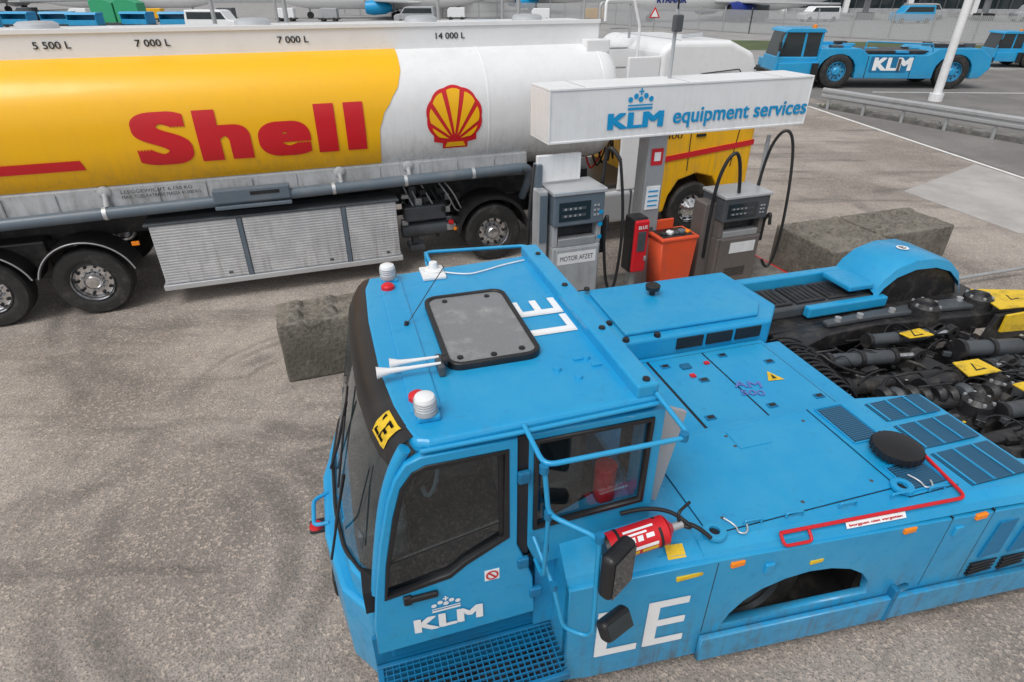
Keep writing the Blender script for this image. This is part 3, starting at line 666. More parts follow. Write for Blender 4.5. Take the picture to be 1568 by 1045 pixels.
text(T,'red_bar_text','borgpen niet vergeten',.40,.022,(2.87,bo(2.87)+.032,1.179),(1,-.07,0),(0,.6,.7),RED,.01)
for a in (2.2,2.5,2.9,3.3,3.6):
    pipe(T,'hood_handle',[(a,bo(a)+.17,1.215),(a,bo(a)+.17,1.25),(a+.12,bo(a)+.16,1.25),(a+.12,bo(a)+.16,1.215)],.008,BLUE)
for a,z in ((2.02,1.06),(3.28,1.06),(3.85,1.06)): box(T,'amber_marker',(a,a+.10),(bo(a)-.02,bo(a)+.01),(z,z+.045),ORANGE,.008)
box(T,'yellow_notice',(1.66,1.92),(bo(1.8)-.004,bo(1.8)+.02),(1.03,1.065),YELP,.002); box(T,'yellow_notice_small',(2.62,2.72),(bo(2.7)-.006,bo(2.7)+.02),(.93,.96),YELP,.002)
for a in (2.28,3.72): 
    box(T,'hinge',(a,a+.07),(bo(a)-.02,bo(a)+.02),(.93,1.02),BLUE,.01)
for a in (1.93,3.66,4.0): box(T,'panel_seam',(a,a+.007),(bo(a)-.0015,bo(a)+.02),(.42,1.12),BLACK,0)
for a0 in (4.08,4.34,4.6,4.86): 
    prism(T,'side_vent',[(a0,.62),(a0+.03,.98),(a0+.2,.98),(a0+.2,.62)],bo(a0)-.018,bo(a0)+.02,'y',BLUED,.004)
for a0 in (4.05,4.33,4.61,4.89):
    for k in range(4): box(T,'side_slot',(a0,a0+.24),(bo(a0+.2)-.010,bo(a0)+.02),(.44+.035*k,.458+.035*k),BLACK,.002)
box(T,'skirt_hinge',(3.4,3.44),(bo(3.4)-.06,bo(3.4)),(.15,.5),BLUED,.008); mesh(T,'warning_triangle_side',[(3.38,bo(3.38)-.05,.28),(3.48,bo(3.48)-.05,.28),(3.43,bo(3.43)-.05,.36)],[(0,1,2)],YELP)
me=text2d('LE',.62,.46,.01)
for v in me.vertices: v.co=Vector((1.17+v.co.x,bo(1.17+v.co.x)-.004-v.co.z,.40+v.co.y))
addmesh(T,'fleet_code_side',me,DECALW)
wheel(T,'front_wheel',2.42,2.16,.46,.44,.34,rim=GREYD)
box(T,'wheel_well_back',(1.95,3.35),(2.62,2.66),(.2,1.1),DARK,0); box(T,'wheel_well_floor',(1.95,3.35),(2.1,2.6),(.17,.19),DARK,0); box(T,'arm_underframe',(3.4,6.8),(2.2,3.0),(.3,.6),DARK,.02)
box(T,'wheel_well_side',(3.3,3.35),(2.08,2.62),(.2,1.1),DARK,0)
box(T,'rear_arm',(5.3,7.2),(1.85,2.6),(.25,.72),DARK,.03)
wheel(T,'rear_wheel',6.2,1.9,.46,.44,.34,rim=GREYD)
box(T,'mid_deck',(1.5,3.92),(3.11,4.30),(.35,1.10),BLUE,.01)
box(T,'lid_gasket',(1.6,3.875),(3.15,4.235),(1.10,1.103),BLACK,0)
lid('deck_lid',1.62,2.58,3.18,4.22,1.10); lid('deck_lid',2.61,3.18,3.16,4.22,1.10); lid('deck_lid',3.20,3.86,3.16,4.22,1.10); 
for a,b in ((2.72,4.1),(2.95,3.8),(3.35,4.12),(3.3,3.3),(3.72,3.9),(2.7,3.3),(3.78,3.3)):
    box(T,'deck_latch_frame',(a-.045,a+.045),(b-.03,b+.03),(1.112,1.122),BLUED,.004); box(T,'deck_latch',(a-.03,a+.03),(b-.018,b+.018),(1.122,1.126),BLACK,.002)
box(T,'deck_red_tag',(2.86,2.91),(3.86,3.91),(1.112,1.13),RED,.003); box(T,'deck_red_tag',(3.1,3.15),(4.02,4.06),(1.112,1.13),RED,.003); box(T,'deck_socket',(2.85,2.95),(4.0,4.08),(1.112,1.135),BLUED,.01)
text(T,'deck_sticker','AM',.26,.10,(3.15,3.62,1.116),(.9,-.3,0),(.3,.9,0),MAGENTA,.01); text(T,'deck_sticker_sub','500',.22,.08,(3.14,3.50,1.116),(.9,-.3,0),(.3,.9,0),MAGENTA,.01)
mesh(T,'warning_triangle',[(3.50,3.62,1.117),(3.66,3.60,1.117),(3.59,3.76,1.117)],[(0,1,2)],YELP); mesh(T,'warning_triangle_mark',[(3.56,3.64,1.121),(3.60,3.635,1.121),(3.59,3.71,1.121)],[(0,1,2)],BLACK)
prism(T,'far_hood',[(2.38,5.5),(2.30,4.32),(4.02,4.32),(4.28,4.60),(4.22,5.5)],.3,1.30,'z',BLUE,.03,3)
prism(T,'far_hood_lid',[(2.46,5.36),(2.44,4.42),(3.92,4.42),(4.08,4.62),(4.05,5.36)],1.30,1.345,'z',BLUE,.02,3)
lathe(T,'hood_vent_cap',[(.03,0),(.03,.06),(.075,.065),(.08,.11),(.05,.13),(0,.13)],(3.08,5.1,1.345),'z',BLACK,24)
for k in range(3): box(T,'hood_side_grille',(2.95+.33*k,3.24+.33*k),(4.305,4.322),(1.14,1.26),BLACK,.003)
for a,b in ((2.42,4.36),(2.4,4.7),(2.45,5.4),(2.75,4.36)): lathe(T,'hood_latch_knob',[(0,.03),(.03,.03),(.035,0)],(a,b,1.345 if b>4.4 and a>2.44 else 1.30),'z',BLACK,14)
box(T,'rear_cross_deck',(3.92,4.15),(3.11,4.30),(.4,1.05),BLUE,.02)
box(T,'between_deck_far',(1.5,2.4),(4.31,5.3),(.3,.9),BLUE,.02)
# ---- cab
box(T,'cab_lower',(-.10,1.55),(2.36,4.36),(.5,1.18),BLUED,.02)
nose=[(-.18,2.40),(-.34,2.62),(-.43,3.1),(-.43,3.7),(-.30,4.25),(-.1,4.45),(.9,4.45),(.9,2.40)]
prism(T,'nose_lower',nose,.24,.95,'z',BLUE,.03,3)
n2=[(-.15,2.38),(-.26,2.58),(-.35,3.1),(-.35,3.7),(-.24,4.22),(-.05,4.42),(.9,4.42),(.9,2.38)]
prism(T,'nose_upper',n2,.95,1.17,'z',BLUE,.03,3)
box(T,'bumper',(-.455,-.3),(3.1,3.7),(.26,.46),BLACK,.03)
for k in range(6): mesh(T,'hazard_stripe',[(-.155-.03*k,2.375+.042*k,.26),(-.18-.03*k,2.41+.042*k,.26),(-.175-.03*k,2.40+.042*k,.40),(-.15-.03*k,2.365+.042*k,.40)],[(0,1,2,3)],RED if k%2==0 else DECALW)
roofp=[(.14,2.42),(.10,2.6),(.06,3.0),(.05,3.6),(.07,4.1),(.12,4.3),(1.50,4.40),(1.54,2.30),(.25,2.27),(.18,2.3)]
prism(T,'roof',roofp,2.19,2.285,'z',BLUE,.035,4)
box(T,'roof_cross_beam',(1.385,1.52),(2.31,4.42),(2.27,2.36),BLUE,.015)
box(T,'roof_front_pad',(.20,.36),(2.52,4.26),(2.28,2.297),BLUE,.01)
pipe(T,'roof_gutter',[(.2,2.265,2.24),(.72,2.255,2.25),(1.54,2.28,2.25)],.014,BLUE)
vs=[];fs=[];rows=[(0.0,.0),(-.05,-.015),(-.10,-.06),(-.13,-.12),(-.145,-.18)]
fr=[(.20,2.34),(.155,2.45),(.12,2.62),(.08,3.0),(.07,3.6),(.09,4.1),(.14,4.29)]
for (dx,dz) in rows:
    for (a,b) in fr: vs.append((a+dx,b,2.283+dz))
m=len(fr)
for j in range(len(rows)-1):
    for i in range(m-1): fs.append((j*m+i,j*m+i+1,(j+1)*m+i+1,(j+1)*m+i))
mesh(T,'visor',vs,fs,BLACK,True)
gt=[(a-.14,b,2.10) for a,b in fr]; gb=[(-.10,2.40,1.16),(-.20,2.55,1.16),(-.28,2.75,1.16),(-.32,3.1,1.16),(-.32,3.6,1.16),(-.25,4.1,1.16),(-.12,4.3,1.16)]
vs=gt+gb; fs=[(i,i+1,m+i+1,m+i) for i in range(m-1)]
mesh(T,'windshield',vs,fs,GLASS,True)
pipe(T,'pillar_near',[(.13,2.31,2.24),(.04,2.32,2.08),(-.06,2.34,1.6),(-.12,2.37,1.16)],.035,BLUE,True)
pipe(T,'pillar_far',[(.15,4.3,2.22),(.02,4.32,2.08),(-.06,4.34,1.6),(-.1,4.36,1.16)],.035,BLACK,True)
pipe(T,'windshield_seal',[ (x-.005,y-.0,z) for x,y,z in gb],.015,BLACK)
pipe(T,'wiper',[(-.34,3.5,1.18),(-.25,3.35,1.5),(-.14,3.2,1.95)],.010,BLACK); pipe(T,'wiper_blade',[(-.28,3.1,1.35),(-.12,3.3,2.0)],.008,BLACK)
pipe(T,'wiper',[(-.33,2.9,1.18),(-.30,2.75,1.4),(-.2,2.7,1.8)],.010,BLACK); pipe(T,'wiper_blade',[(-.36,2.65,1.2),(-.2,2.65,1.85)],.008,BLACK)
def visp(b,t):
    for (a0,b0),(a1,b1) in zip(fr,fr[1:]):
        if b0<=b<=b1: a=a0+(a1-a0)*(b-b0)/(b1-b0); break
    q=t*(len(rows)-1); i=min(int(q),len(rows)-2); f=q-i
    dx=rows[i][0]+(rows[i+1][0]-rows[i][0])*f; dz=rows[i][1]+(rows[i+1][1]-rows[i][1])*f
    return Vector((a+dx-.004,b,2.283+dz+.006))
vs=[visp(2.42+.17*j/6,.15+.6*i/8) for i in range(9) for j in range(7)]
mesh(T,'fleet_code_plate',vs,[(i*7+j,i*7+j+1,(i+1)*7+j+1,(i+1)*7+j) for i in range(8) for j in range(6)],YELP)
me=text2d('LE',.12,.07,.02)
for v in me.vertices: 
    p=visp(2.57-v.co.x,.68-v.co.y/.16); v.co=p+Vector((-.003,0,.004))
addmesh(T,'fleet_code_plate_text',me,BLACK)
dout=[(-.17,.74),(-.16,1.0),(-.12,1.3),(-.06,1.65),(.01,1.95),(.06,2.09),(.12,2.18),(.2,2.21),(.70,2.21),(.70,1.42),(.74,1.30),(.80,1.10),(.82,.76)]
dwin=[(-.08,1.22),(-.04,1.5),(.03,1.84),(.085,2.03),(.15,2.12),(.22,2.15),(.65,2.15),(.65,1.50),(.40,1.36),(.30,1.28)]
panel(T,'door',dout,[dwin],.035,side,BLUE,.008)
def inset(P,d):
    cx=sum(p[0] for p in P)/len(P);cy=sum(p[1] for p in P)/len(P); o=[]
    for x,y in P:
        L=math.hypot(x-cx,y-cy); o.append((x-(x-cx)/L*d,y-(y-cy)/L*d))
    return o
panel(T,'door_seal',inset(dwin,-.004),[inset(dwin,.03)],.03,lambda x,y,h:Vector((x,NB-.012+h,y)),BLACK,.004)
mesh(T,'door_glass',[(x,NB+.002,y) for x,y in dwin],[tuple(range(len(dwin)))],GLASS)
cyl(T,'window_rail',(-.05,NB+.01,1.47),(.65,NB+.01,1.62),.012,BLACK)
box(T,'window_slide_post',(.60,.63),(NB-.01,NB+.02),(1.5,2.15),BLACK,.004)
box(T,'door_handle',(.05,.22),(NB-.055,NB-.025),(1.17,1.21),BLACK,.01); box(T,'door_lock',(.02,.07),(NB-.05,NB-.02),(1.15,1.22),BLACK,.01)
for z in (.92,1.22,1.9): box(T,'door_hinge',(.70,.77) if z>1 else (.78,.86),(NB-.045,NB-.01),(z,z+.08),BLUED,.01)
box(T,'no_entry_sticker',(.50,.59),(NB-.0275,NB-.022),(1.17,1.26),DECALW,.001)
lathe(T,'no_entry_ring',[(.028,0),(.038,0)],(.545,NB-.031,1.215),'y',RED,24); mesh(T,'no_entry_bar',[(.52,NB-.032,1.235),(.528,NB-.032,1.243),(.572,NB-.032,1.195),(.564,NB-.032,1.187)],[(0,1,2,3)],RED)
text(T,'door_logo','KLM',.42,.125,(.06,NB-.030,.86),(1,0,0),(0,0,1),DECALW,.05,spc=1.05)
crown(T,.17,(.26,NB-.032,1.01),(1,0,0),(0,0,1),DECALW)
box(T,'pillar_b',(.70,.775),(NB-.005,NB+.05),(1.3,2.2),BLACK,.01)
qout=[(.76,1.38),(.76,2.2),(1.56,2.2),(1.56,1.18),(.83,1.18)]
qwin=[(.80,1.50),(.80,2.16),(1.49,2.16),(1.49,1.53)]
panel(T,'rear_quarter',qout,[qwin],.04,lambda x,y,h:Vector((x,NB+.022+h,y)),BLUE,.006)
panel(T,'quarter_seal',inset(qwin,-.004),[inset(qwin,.03)],.03,lambda x,y,h:Vector((x,NB+.0+h,y)),BLACK,.004)
mesh(T,'quarter_glass',[(x,NB+.01,y) for x,y in qwin],[(0,1,2,3)],GLASS)
box(T,'below_quarter_panel',(.84,1.56),(2.33,2.37),(.5,1.2),BLUE,.005)
panel(T,'rear_wall',[(2.34,1.18),(4.36,1.18),(4.36,2.2),(2.34,2.2)],[[(2.5,1.45),(4.2,1.45),(4.2,2.1),(2.5,2.1)]],.04,lambda x,y,h:Vector((1.53+h,x,y)),BLUE)
mesh(T,'rear_glass',[(1.53,2.5,1.45),(1.53,4.2,1.45),(1.53,4.2,2.1),(1.53,2.5,2.1)],[(0,1,2,3)],GLASS)
panel(T,'far_wall',[(x,y) for x,y in dout[:9]]+[(1.55,2.2),(1.55,1.18),(.82,.76)],[[(0,1.4),(.2,2.1),(.65,2.1),(.65,1.45)],[(.8,1.45),(.8,2.1),(1.45,2.1),(1.45,1.45)]],.04,lambda x,y,h:Vector((x,4.37+h,y)),BLUE)
prism(T,'exhaust_shield',[(1.575,1.25),(1.575,2.12),(1.82,2.0),(1.70,1.25)],2.44,2.47,'y',GREY,.004); box(T,'air_duct',(1.58,1.75),(2.48,2.8),(1.2,2.0),GREYD,.03)
box(T,'cab_floor',(-.2,1.5),(2.36,4.3),(1.0,1.185),BLACK,0)
for b in (2.62,3.55):
    box(T,'seat_base',(.75,1.2),(b,b+.45),(1.18,1.45),GREYD,.05,3); box(T,'seat_back',(1.15,1.28),(b,b+.45),(1.4,2.05),GREYD,.05,3)
box(T,'dashboard',(-.2,.12),(2.55,4.2),(1.18,1.45),GREYD,.05,3); box(T,'console',(.2,.7),(3.12,3.5),(1.18,1.5),GREYD,.04)
for i in range(12): box(T,'console_switch',(.25+.06*(i%6),.28+.06*(i%6)),(3.2+.1*(i//6),3.23+.1*(i//6)),(1.5,1.515),random.choice([GREY,RED,SLATE]),.003)
box(T,'monitor',(.12,.15),(2.75,2.98),(1.5,1.7),BLACK,.01); pipe(T,'steering_column',[(.1,2.85,1.3),(.3,2.85,1.6)],.03,BLACK)
sw=[(.3+.11*math.sin(a)*.5,2.85+.19*math.cos(a),1.6+.17*math.sin(a)*.9) for a in [2*math.pi*i/24 for i in range(25)]]
pipe(T,'steering_wheel',sw,.015,SLATE)
lathe(T,'interior_fan',[(.0,0),(.09,0),(.1,.03),(.03,.05)],(.3,2.6,1.9),'y',SKYBL,20)
cyl(T,'interior_extinguisher',(1.35,2.5,1.25),(1.35,2.5,1.65),.07,RED)
def rr(a0,a1,b0,b1,r,n=6):
    o=[]
    for cx,cy,s0_ in ((a1-r,b1-r,0),(a0+r,b1-r,90),(a0+r,b0+r,180),(a1-r,b0+r,270)):
        for k in range(n+1): 
            t_=R(s0_+90*k/n); o.append((cx+r*math.cos(t_),cy+r*math.sin(t_)))
    return o
panel(T,'roof_hatch_frame',rr(.46,1.04,2.84,3.76,.09),[rr(.49,1.01,2.87,3.73,.07)],.035,lambda x,y,h:Vector((x,y,2.305+h)),BLACK,.008)
panel(T,'roof_hatch_pane',rr(.48,1.02,2.86,3.74,.08),[],.02,lambda x,y,h:Vector((x,y,2.303+h)),HATCH,.004)
for a,b in ((.55,2.93),(.75,2.91),(.93,2.93),(.6,3.67),(.9,3.67)): lathe(T,'hatch_bolt',[(0,.012),(.018,.01),(.02,0)],(a,b,2.316),'z',BLACK,12)
text(T,'fleet_code_roof','LE',.48,.32,(1.36,3.09,2.289),(0,1,0),(-1,0,0),DECALW,.015)
for b in (2.47,4.18):
    box(T,'beacon_bracket',(.22,.34),(b-.05,b+.05),(2.285,2.32),BLUE,.01)
    lathe(T,'beacon_base',[(.0,0),(.06,0),(.06,.02),(.058,.025)],(.27,b,2.32),'z',GREY,28)
    lathe(T,'beacon_lens',[(.056,.0),(.058,.02),(.056,.06),(.05,.075),(.03,.085),(0,.087)],(.27,b,2.345),'z',WHITE,28)
    for k in range(3): lathe(T,'beacon_ring',[(.0585,.0),(.0605,.004),(.0585,.008)],(.27,b,2.36+.015*k),'z',GREY,24)
for b in (2.63,4.04): lathe(T,'red_marker_lamp',[(.05,0),(.048,.03),(.03,.045),(0,.05)],(.25,b,2.29),'z',RED,20)
box(T,'horn_mount',(.40,.44),(2.80,2.95),(2.29,2.36),GREYD,.01)
for b,l in ((2.84,.36),(2.91,.28)):
    lathe(T,'air_horn',[(.008,-.0),(.012,-l*.5),(.018,-l*.8),(.035,-l),(.03,-l),(.0,-l*.8)],(.42,b,2.36),'x',WHITE,18)
lathe(T,'horn_driver',[(0,0),(.035,0),(.035,.03),(0,.03)],(.43,2.87,2.36),'x',BLACK,18)
lathe(T,'gps_antenna',[(.0,.10),(.03,.095),(.04,.05),(.075,.04),(.08,0)],(.62,4.22,2.29),'z',WHITE,24)
box(T,'antenna_box',(.52,.70),(4.10,4.32),(2.285,2.315),WHITED,.01)
pipe(T,'antenna_cable',[(.70,4.2,2.3),(.85,4.1,2.3),(1.0,4.14,2.3),(1.2,4.22,2.3),(1.36,4.25,2.3)],.006,WHITED,True)
cyl(T,'whip_antenna',(.30,3.45,2.29),(.62,3.72,2.56),.003,BLACK); cyl(T,'antenna_foot',(.30,3.45,2.285),(.31,3.46,2.32),.015,BLACK)
for a,b in ((1.07,2.69),(1.16,2.58),(1.28,2.76)): lathe(T,'roof_stud',[(0,.02),(.02,.018),(.025,0)],(a,b,2.285),'z',BLUE,14)
for a,b in ((1.2,2.75),(1.28,2.66)): box(T,'cable_clip',(a,a+.06),(b,b+.03),(2.283,2.3),BLUE,.004)
for b in (2.36,2.95,3.6,4.2): lathe(T,'beam_bolt',[(0,.015),(.02,.012),(.022,0)],(1.46,b,2.36),'z',BLACK,12)
pipe(T,'guard_rail_near',[(.74,2.28,2.27),(.76,2.02,2.22),(1.53,1.99,2.24),(1.50,2.30,2.30)],.014,BLUE)
pipe(T,'guard_rail_far',[(.66,4.36,2.2),(.64,4.76,2.25),(1.50,4.66,2.25),(1.48,4.38,2.28)],.016,BLUE)
pipe(T,'guard_rail_far_low',[(.66,4.36,2.1),(.64,4.76,2.15),(.64,4.76,2.25)],.012,BLUE)
pipe(T,'mirror_pole',[(.76,2.02,2.22),(.785,2.0,1.90),(.99,1.82,1.86),(1.01,1.82,1.1)],.014,BLUE)
pipe(T,'mirror_pole_inner',[(.785,2.0,1.90),(.79,2.05,1.35),(.80,2.22,1.30)],.013,BLUE)
pipe(T,'mirror_grab',[(.80,2.26,1.45),(.84,2.02,1.3),(.90,1.98,.95),(1.03,1.90,.92),(1.04,1.84,1.15)],.013,BLUE)
for q in ((.76,2.02,2.2),(.785,2.0,1.90),(.99,1.82,1.86),(1.5,2.0,2.24),(.79,2.05,1.6),(.84,2.02,1.3)): lathe(T,'clamp',[(.0,.022),(.024,.022),(.024,-.022),(0,-.022)],q,'z',BLUED,12)
def mirror(name,c,w_,h_,rotz,tilt):
    me_o=box(T,name+'_shell',(-w_/2,w_/2),(-.03,.06),(-h_/2,h_/2),BLACK,.035,4)
    gl=box(T,name+'_face',(-w_/2+.02,w_/2-.02),(-.034,-.031),(-h_/2+.02,h_/2-.02),GLASSD,.0)
    for o in (me_o,gl):
        M=Matrix.Translation(Vector(c))@Matrix.Rotation(R(rotz),4,'Z')@Matrix.Rotation(R(tilt),4,'X')
        o.data.transform(M)
mirror('main_mirror',(1.11,1.80,1.61),.22,.31,30,0)
mirror('wide_mirror',(1.13,1.78,1.17),.21,.13,20,-30)
box(T,'front_mirror_lamp',(-.55,-.42),(3.25,3.38),(.8,.84),BLACK,.02); lathe(T,'tow_lamp',[(0,.02),(.04,.02),(.05,0)],(-.5,3.3,.84),'z',RED,16)
pipe(T,'nose_bracket',[(-.4,3.2,.95),(-.5,3.2,.95),(-.5,3.45,.95),(-.4,3.5,.95)],.015,BLUE)
E0=Vector((1.22,2.13,1.36));E1=Vector((1.58,2.13,1.40)); 
cyl(T,'extinguisher_body',E0,E1,.088,RED,seg=32); cyl(T,'extinguisher_neck',E1,E1+Vector((.05,0,.0)),.085,RED,r2=.03,seg=32); cyl(T,'extinguisher_valve',E1+Vector((.04,0,0)),E1+Vector((.12,0,.01)),.025,GALV)
cyl(T,'extinguisher_foot',E0-Vector((.03,0,0)),E0+Vector((.003,0,0)),.07,BLACK,r2=.086,seg=28)
pipe(T,'extinguisher_hose',[(1.70,2.13,1.40),(1.78,2.05,1.40),(1.6,2.25,1.50),(1.35,2.26,1.47)],.013,BLACK,True)
pipe(T,'extinguisher_lever',[(1.68,2.13,1.41),(1.68,2.16,1.48),(1.78,2.2,1.5)],.01,BLACK); pipe(T,'extinguisher_nozzle',[(1.70,2.13,1.41),(1.76,2.1,1.44),(1.84,2.02,1.36)],.014,BLACK,True)
for a in (1.27,1.52): cyl(T,'extinguisher_strap',(a,2.13,1.366+(a-1.28)*.1),(a+.018,2.13,1.368+(a-1.28)*.1),.091,BLACK,seg=32)
def lab(x0,x1,t0,t1,mt,r=.0895):
    vs=[];fs=[];m_=6
    for i in range(m_+1):
        t_=R(t0+(t1-t0)*i/m_)
        for x in (x0,x1):
            zc=1.36+(x-1.22)*.111; vs.append((x,2.13-r*math.cos(t_),zc+r*math.sin(t_)))
    for i in range(m_): fs.append((2*i,2*i+1,2*i+3,2*i+2))
    mesh(T,'extinguisher_label',vs,fs,mt,True)
for i,(x0,x1,t0,t1) in enumerate(((1.30,1.49,82,92),(1.31,1.44,66,74),(1.31,1.36,40,60),(1.375,1.41,40,60),(1.43,1.48,44,60))): lab(x0,x1,t0,t1,DECALW)
lab(1.30,1.50,8,22,DECALW); lab(1.30,1.38,-14,4,YELP); lab(1.40,1.50,-14,4,YELP)
mesh(T,'yellow_sticker',[(1.62,2.085,1.165),(1.74,2.075,1.165),(1.74,2.14,1.215),(1.62,2.15,1.225)],[(0,1,2,3)],YELP)
box(T,'step_front',(-.2,-.16),(2.0,2.34),(.40,.46),BLUED,.006); box(T,'step_outer',(-.2,.97),(1.97,2.0),(.40,.46),BLUED,.006); box(T,'step_inner',(-.2,.97),(2.34,2.37),(.40,.46),BLUED,.006)
for k in range(26): 
    x=-.15+k*.043; box(T,'grate_bar',(x,x+.006),(2.0,2.34),(.42,.452),BLUED,0)
for k in range(9):
    y=2.02+k*.037; box(T,'grate_bar_long',(-.16,.97),(y,y+.006),(.435,.455),BLUED,0)
box(T,'step_pan',(-.2,.97),(1.98,2.4),(.18,.20),DARK,0)
box(T,'step_kick',(-.2,.97),(2.375,2.4),(.2,.72),BLUED,0)
lathe(T,'headlamp',[(0,-.02),(.05,-.02),(.06,0),(.06,.03)],(1.0,2.2,.72),'x',GLASSD,20)
# ---- cradle machinery
box(T,'cradle_floor',(4.2,7.6),(2.2,4.55),(.26,.34),DARK,.01)
box(T,'arm_inner_near',(4.7,7.4),(2.65,2.78),(.3,.78),DARK,.02)
box(T,'far_arm_beam',(4.3,7.5),(4.62,5.35),(.35,.92),DARK,.03)
box(T,'far_arm_top',(4.32,6.0),(4.85,5.35),(.92,1.06),GREYD,.03)
box(T,'far_arm_blue_rail',(4.3,6.1),(5.36,5.48),(.6,1.18),BLUE,.02); box(T,'far_arm_blue_edge',(4.9,6.0),(4.74,4.84),(.95,1.08),BLUE,.02)
for a in (4.4,4.85,5.3): 
    box(T,'arm_cover',(a,a+.4),(4.9,5.3),(1.06,1.09),DARK,.01)
    for k in range(5): box(T,'arm_cover_slot',(a+.04+.07*k,a+.07+.07*k),(4.95,5.25),(1.09,1.098),BLACK,.002)
vs=[];fs=[];Pf=[(5.85,1.12),(5.95,1.28),(6.1,1.4),(6.35,1.47),(6.65,1.46),(6.9,1.38),(7.1,1.22),(7.2,1.02)]
for (a,z) in Pf:
    for (b,dz) in ((4.80,-.12),(4.83,-.02),(4.9,0),(5.45,0),(5.5,-.03),(5.52,-.5)): vs.append((a,b,z+dz))
for j in range(len(Pf)-1):
    for i in range(5): fs.append((j*6+i,j*6+i+1,j*6+7+i,j*6+6+i))
mesh(T,'far_fender',vs,fs,BLUE,True)
prism(T,'far_fender_inner_cheek',[(5.9,.8)]+[(a,z-.13) for a,z in Pf]+[(7.15,.7)],4.84,4.87,'y',DARK,.01)
lathe(T,'fender_label',[(0,0),(.07,0)],(6.45,5.15,1.48),'z',DECALW,20); text(T,'fender_letter','B',.06,.08,(6.42,5.11,1.484),(1,0,0),(0,1,0),BLACK,0)
wheel(T,'rear_wheel_far',6.5,4.90,.46,.44,.4,rim=GREYD)
box(T,'fender_box',(5.5,5.85),(4.85,5.3),(1.15,1.22),BLUE,.02)
def arm(name,pts,w_,z0,z1,mat=DARK):
    P=[Vector((x,y)) for x,y in pts]; L=[];Rr=[]
    for i,p in enumerate(P):
        d=(P[min(i+1,len(P)-1)]-P[max(i-1,0)]).normalized(); n_=Vector((-d.y,d.x)); ww=w_[i] if isinstance(w_,(list,tuple)) else w_
        L.append(p+n_*ww/2);Rr.append(p-n_*ww/2)
    return prism(T,name,[tuple(p) for p in L]+[tuple(p) for p in reversed(Rr)],z0,z1,'z',mat,.02,3)
# big far cradle arm: swings from pivot to yellow tip at the open end
arm('cradle_arm_far',[(4.35,4.42),(4.9,4.55),(5.6,4.58),(6.3,4.55),(7.2,4.5),(7.9,4.3)],[.36,.26,.24,.34,.44,.3],.72,.92)
arm('cradle_arm_far_cap',[(5.0,4.58),(5.7,4.60),(6.4,4.58),(7.1,4.52)],[.10,.13,.18,.22],.925,.985,GREYD)
for a in (5.15,5.45,5.9,6.5,6.9): lathe(T,'arm_pin',[(0,.05),(.035,.05),(.04,0)],(a,4.57,.975),'z',GALV,16)
arm('cradle_arm_near',[(4.9,3.0),(5.4,3.05),(6.2,3.2),(7.2,3.15)],[.22,.30,.32,.24],.50,.72)
arm('cradle_mid',[(4.3,3.9),(5.0,3.86),(5.7,3.9)],[.4,.26,.3],.4,.58)
arm('cradle_cross_link',[(5.5,4.35),(5.75,3.9),(5.85,3.4),(5.8,3.0)],[.2,.24,.26,.22],.62,.76)
arm('cradle_paddle',[(6.6,4.2),(6.75,3.7),(6.7,3.2)],[.3,.36,.3],.55,.72,GREYD)
for (x,y,z,r_) in ((4.45,4.35,.74,.23),(4.5,3.55,.5,.18),(6.3,4.5,.92,.18),(5.5,3.1,.72,.15),(7.1,4.5,.92,.17),(5.0,3.9,.6,.15),(6.0,3.3,.72,.14)):
    lathe(T,'pivot_hub',[(.0,.22),(r_*.3,.22),(r_*.35,.2),(r_*.5,.2),(r_*.62,.24),(r_*.9,.2),(r_,.0)],(x,y,z-.08),'z',DARK,30)
    for k in range(6): lathe(T,'hub_bolt',[(0,.025),(.016,.025),(.018,0)],(x+r_*.76*math.cos(k*1.047),y+r_*.76*math.sin(k*1.047),z+.13),'z',GALV,6)
for (p0,p1,r_) in [((4.6,4.05,.86),(5.4,3.98,.82),.075),((4.6,3.75,.72),(5.7,3.62,.74),.09),((5.2,3.45,.82),(6.2,3.55,.8),.075),((5.3,4.25,.88),(6.1,4.2,.86),.065),((5.6,2.95,.80),(6.6,2.9,.78),.08),((4.8,3.3,.72),(5.2,2.9,.68),.07),((6.2,3.9,.82),(7.0,3.8,.78),.09),((4.85,2.6,.72),(5.5,2.5,.7),.08),((4.7,3.45,.72),(5.6,3.2,.74),.08)]:
    cyl(T,'hydraulic_cylinder',p0,p1,r_,random.choice([DARK,DARK,GREYD]),seg=24); q0=Vector(p1);q1=q0+(q0-Vector(p0)).normalized()*.3; cyl(T,'piston_rod',q0,q1,r_*.45,CHROME)
    for f in (.03,.5,1.0):
        c0=Vector(p0).lerp(Vector(p1),f); dd=(Vector(p1)-Vector(p0)).normalized()*.05; cyl(T,'cylinder_collar',c0-dd,c0,r_*1.22,random.choice([DARK,BLACK]),seg=24)
    lathe(T,'cylinder_eye',[(.025,-.04),(.075,-.04),(.075,.04),(.025,.04)],tuple(q1),'y',DARK,16)
for i in range(9):
    a=4.75+.13*i; lathe(T,'roller_disc',[(0,-.05),(.085,-.05),(.11,0),(.085,.05),(0,.05)],(a,3.45-.03*i,.80-.02*(i%2)),'x',random.choice([DARK,DARK,GREYD]),20)
for i in range(80):
    a=random.uniform(4.25,6.6);b=random.uniform(2.6 if a>4.8 else 3.2,4.45);z=random.uniform(.6,.92)
    pipe(T,'hydraulic_hose',[(a,b,z),(a+random.uniform(.05,.3),b+random.uniform(-.2,.2),z+random.uniform(0,.14)),(a+random.uniform(.2,.5),b+random.uniform(-.25,.25),z),(a+random.uniform(.3,.8),b+random.uniform(-.3,.3),z-.1)],random.choice([.008,.011,.015]),BLACK,True,4)
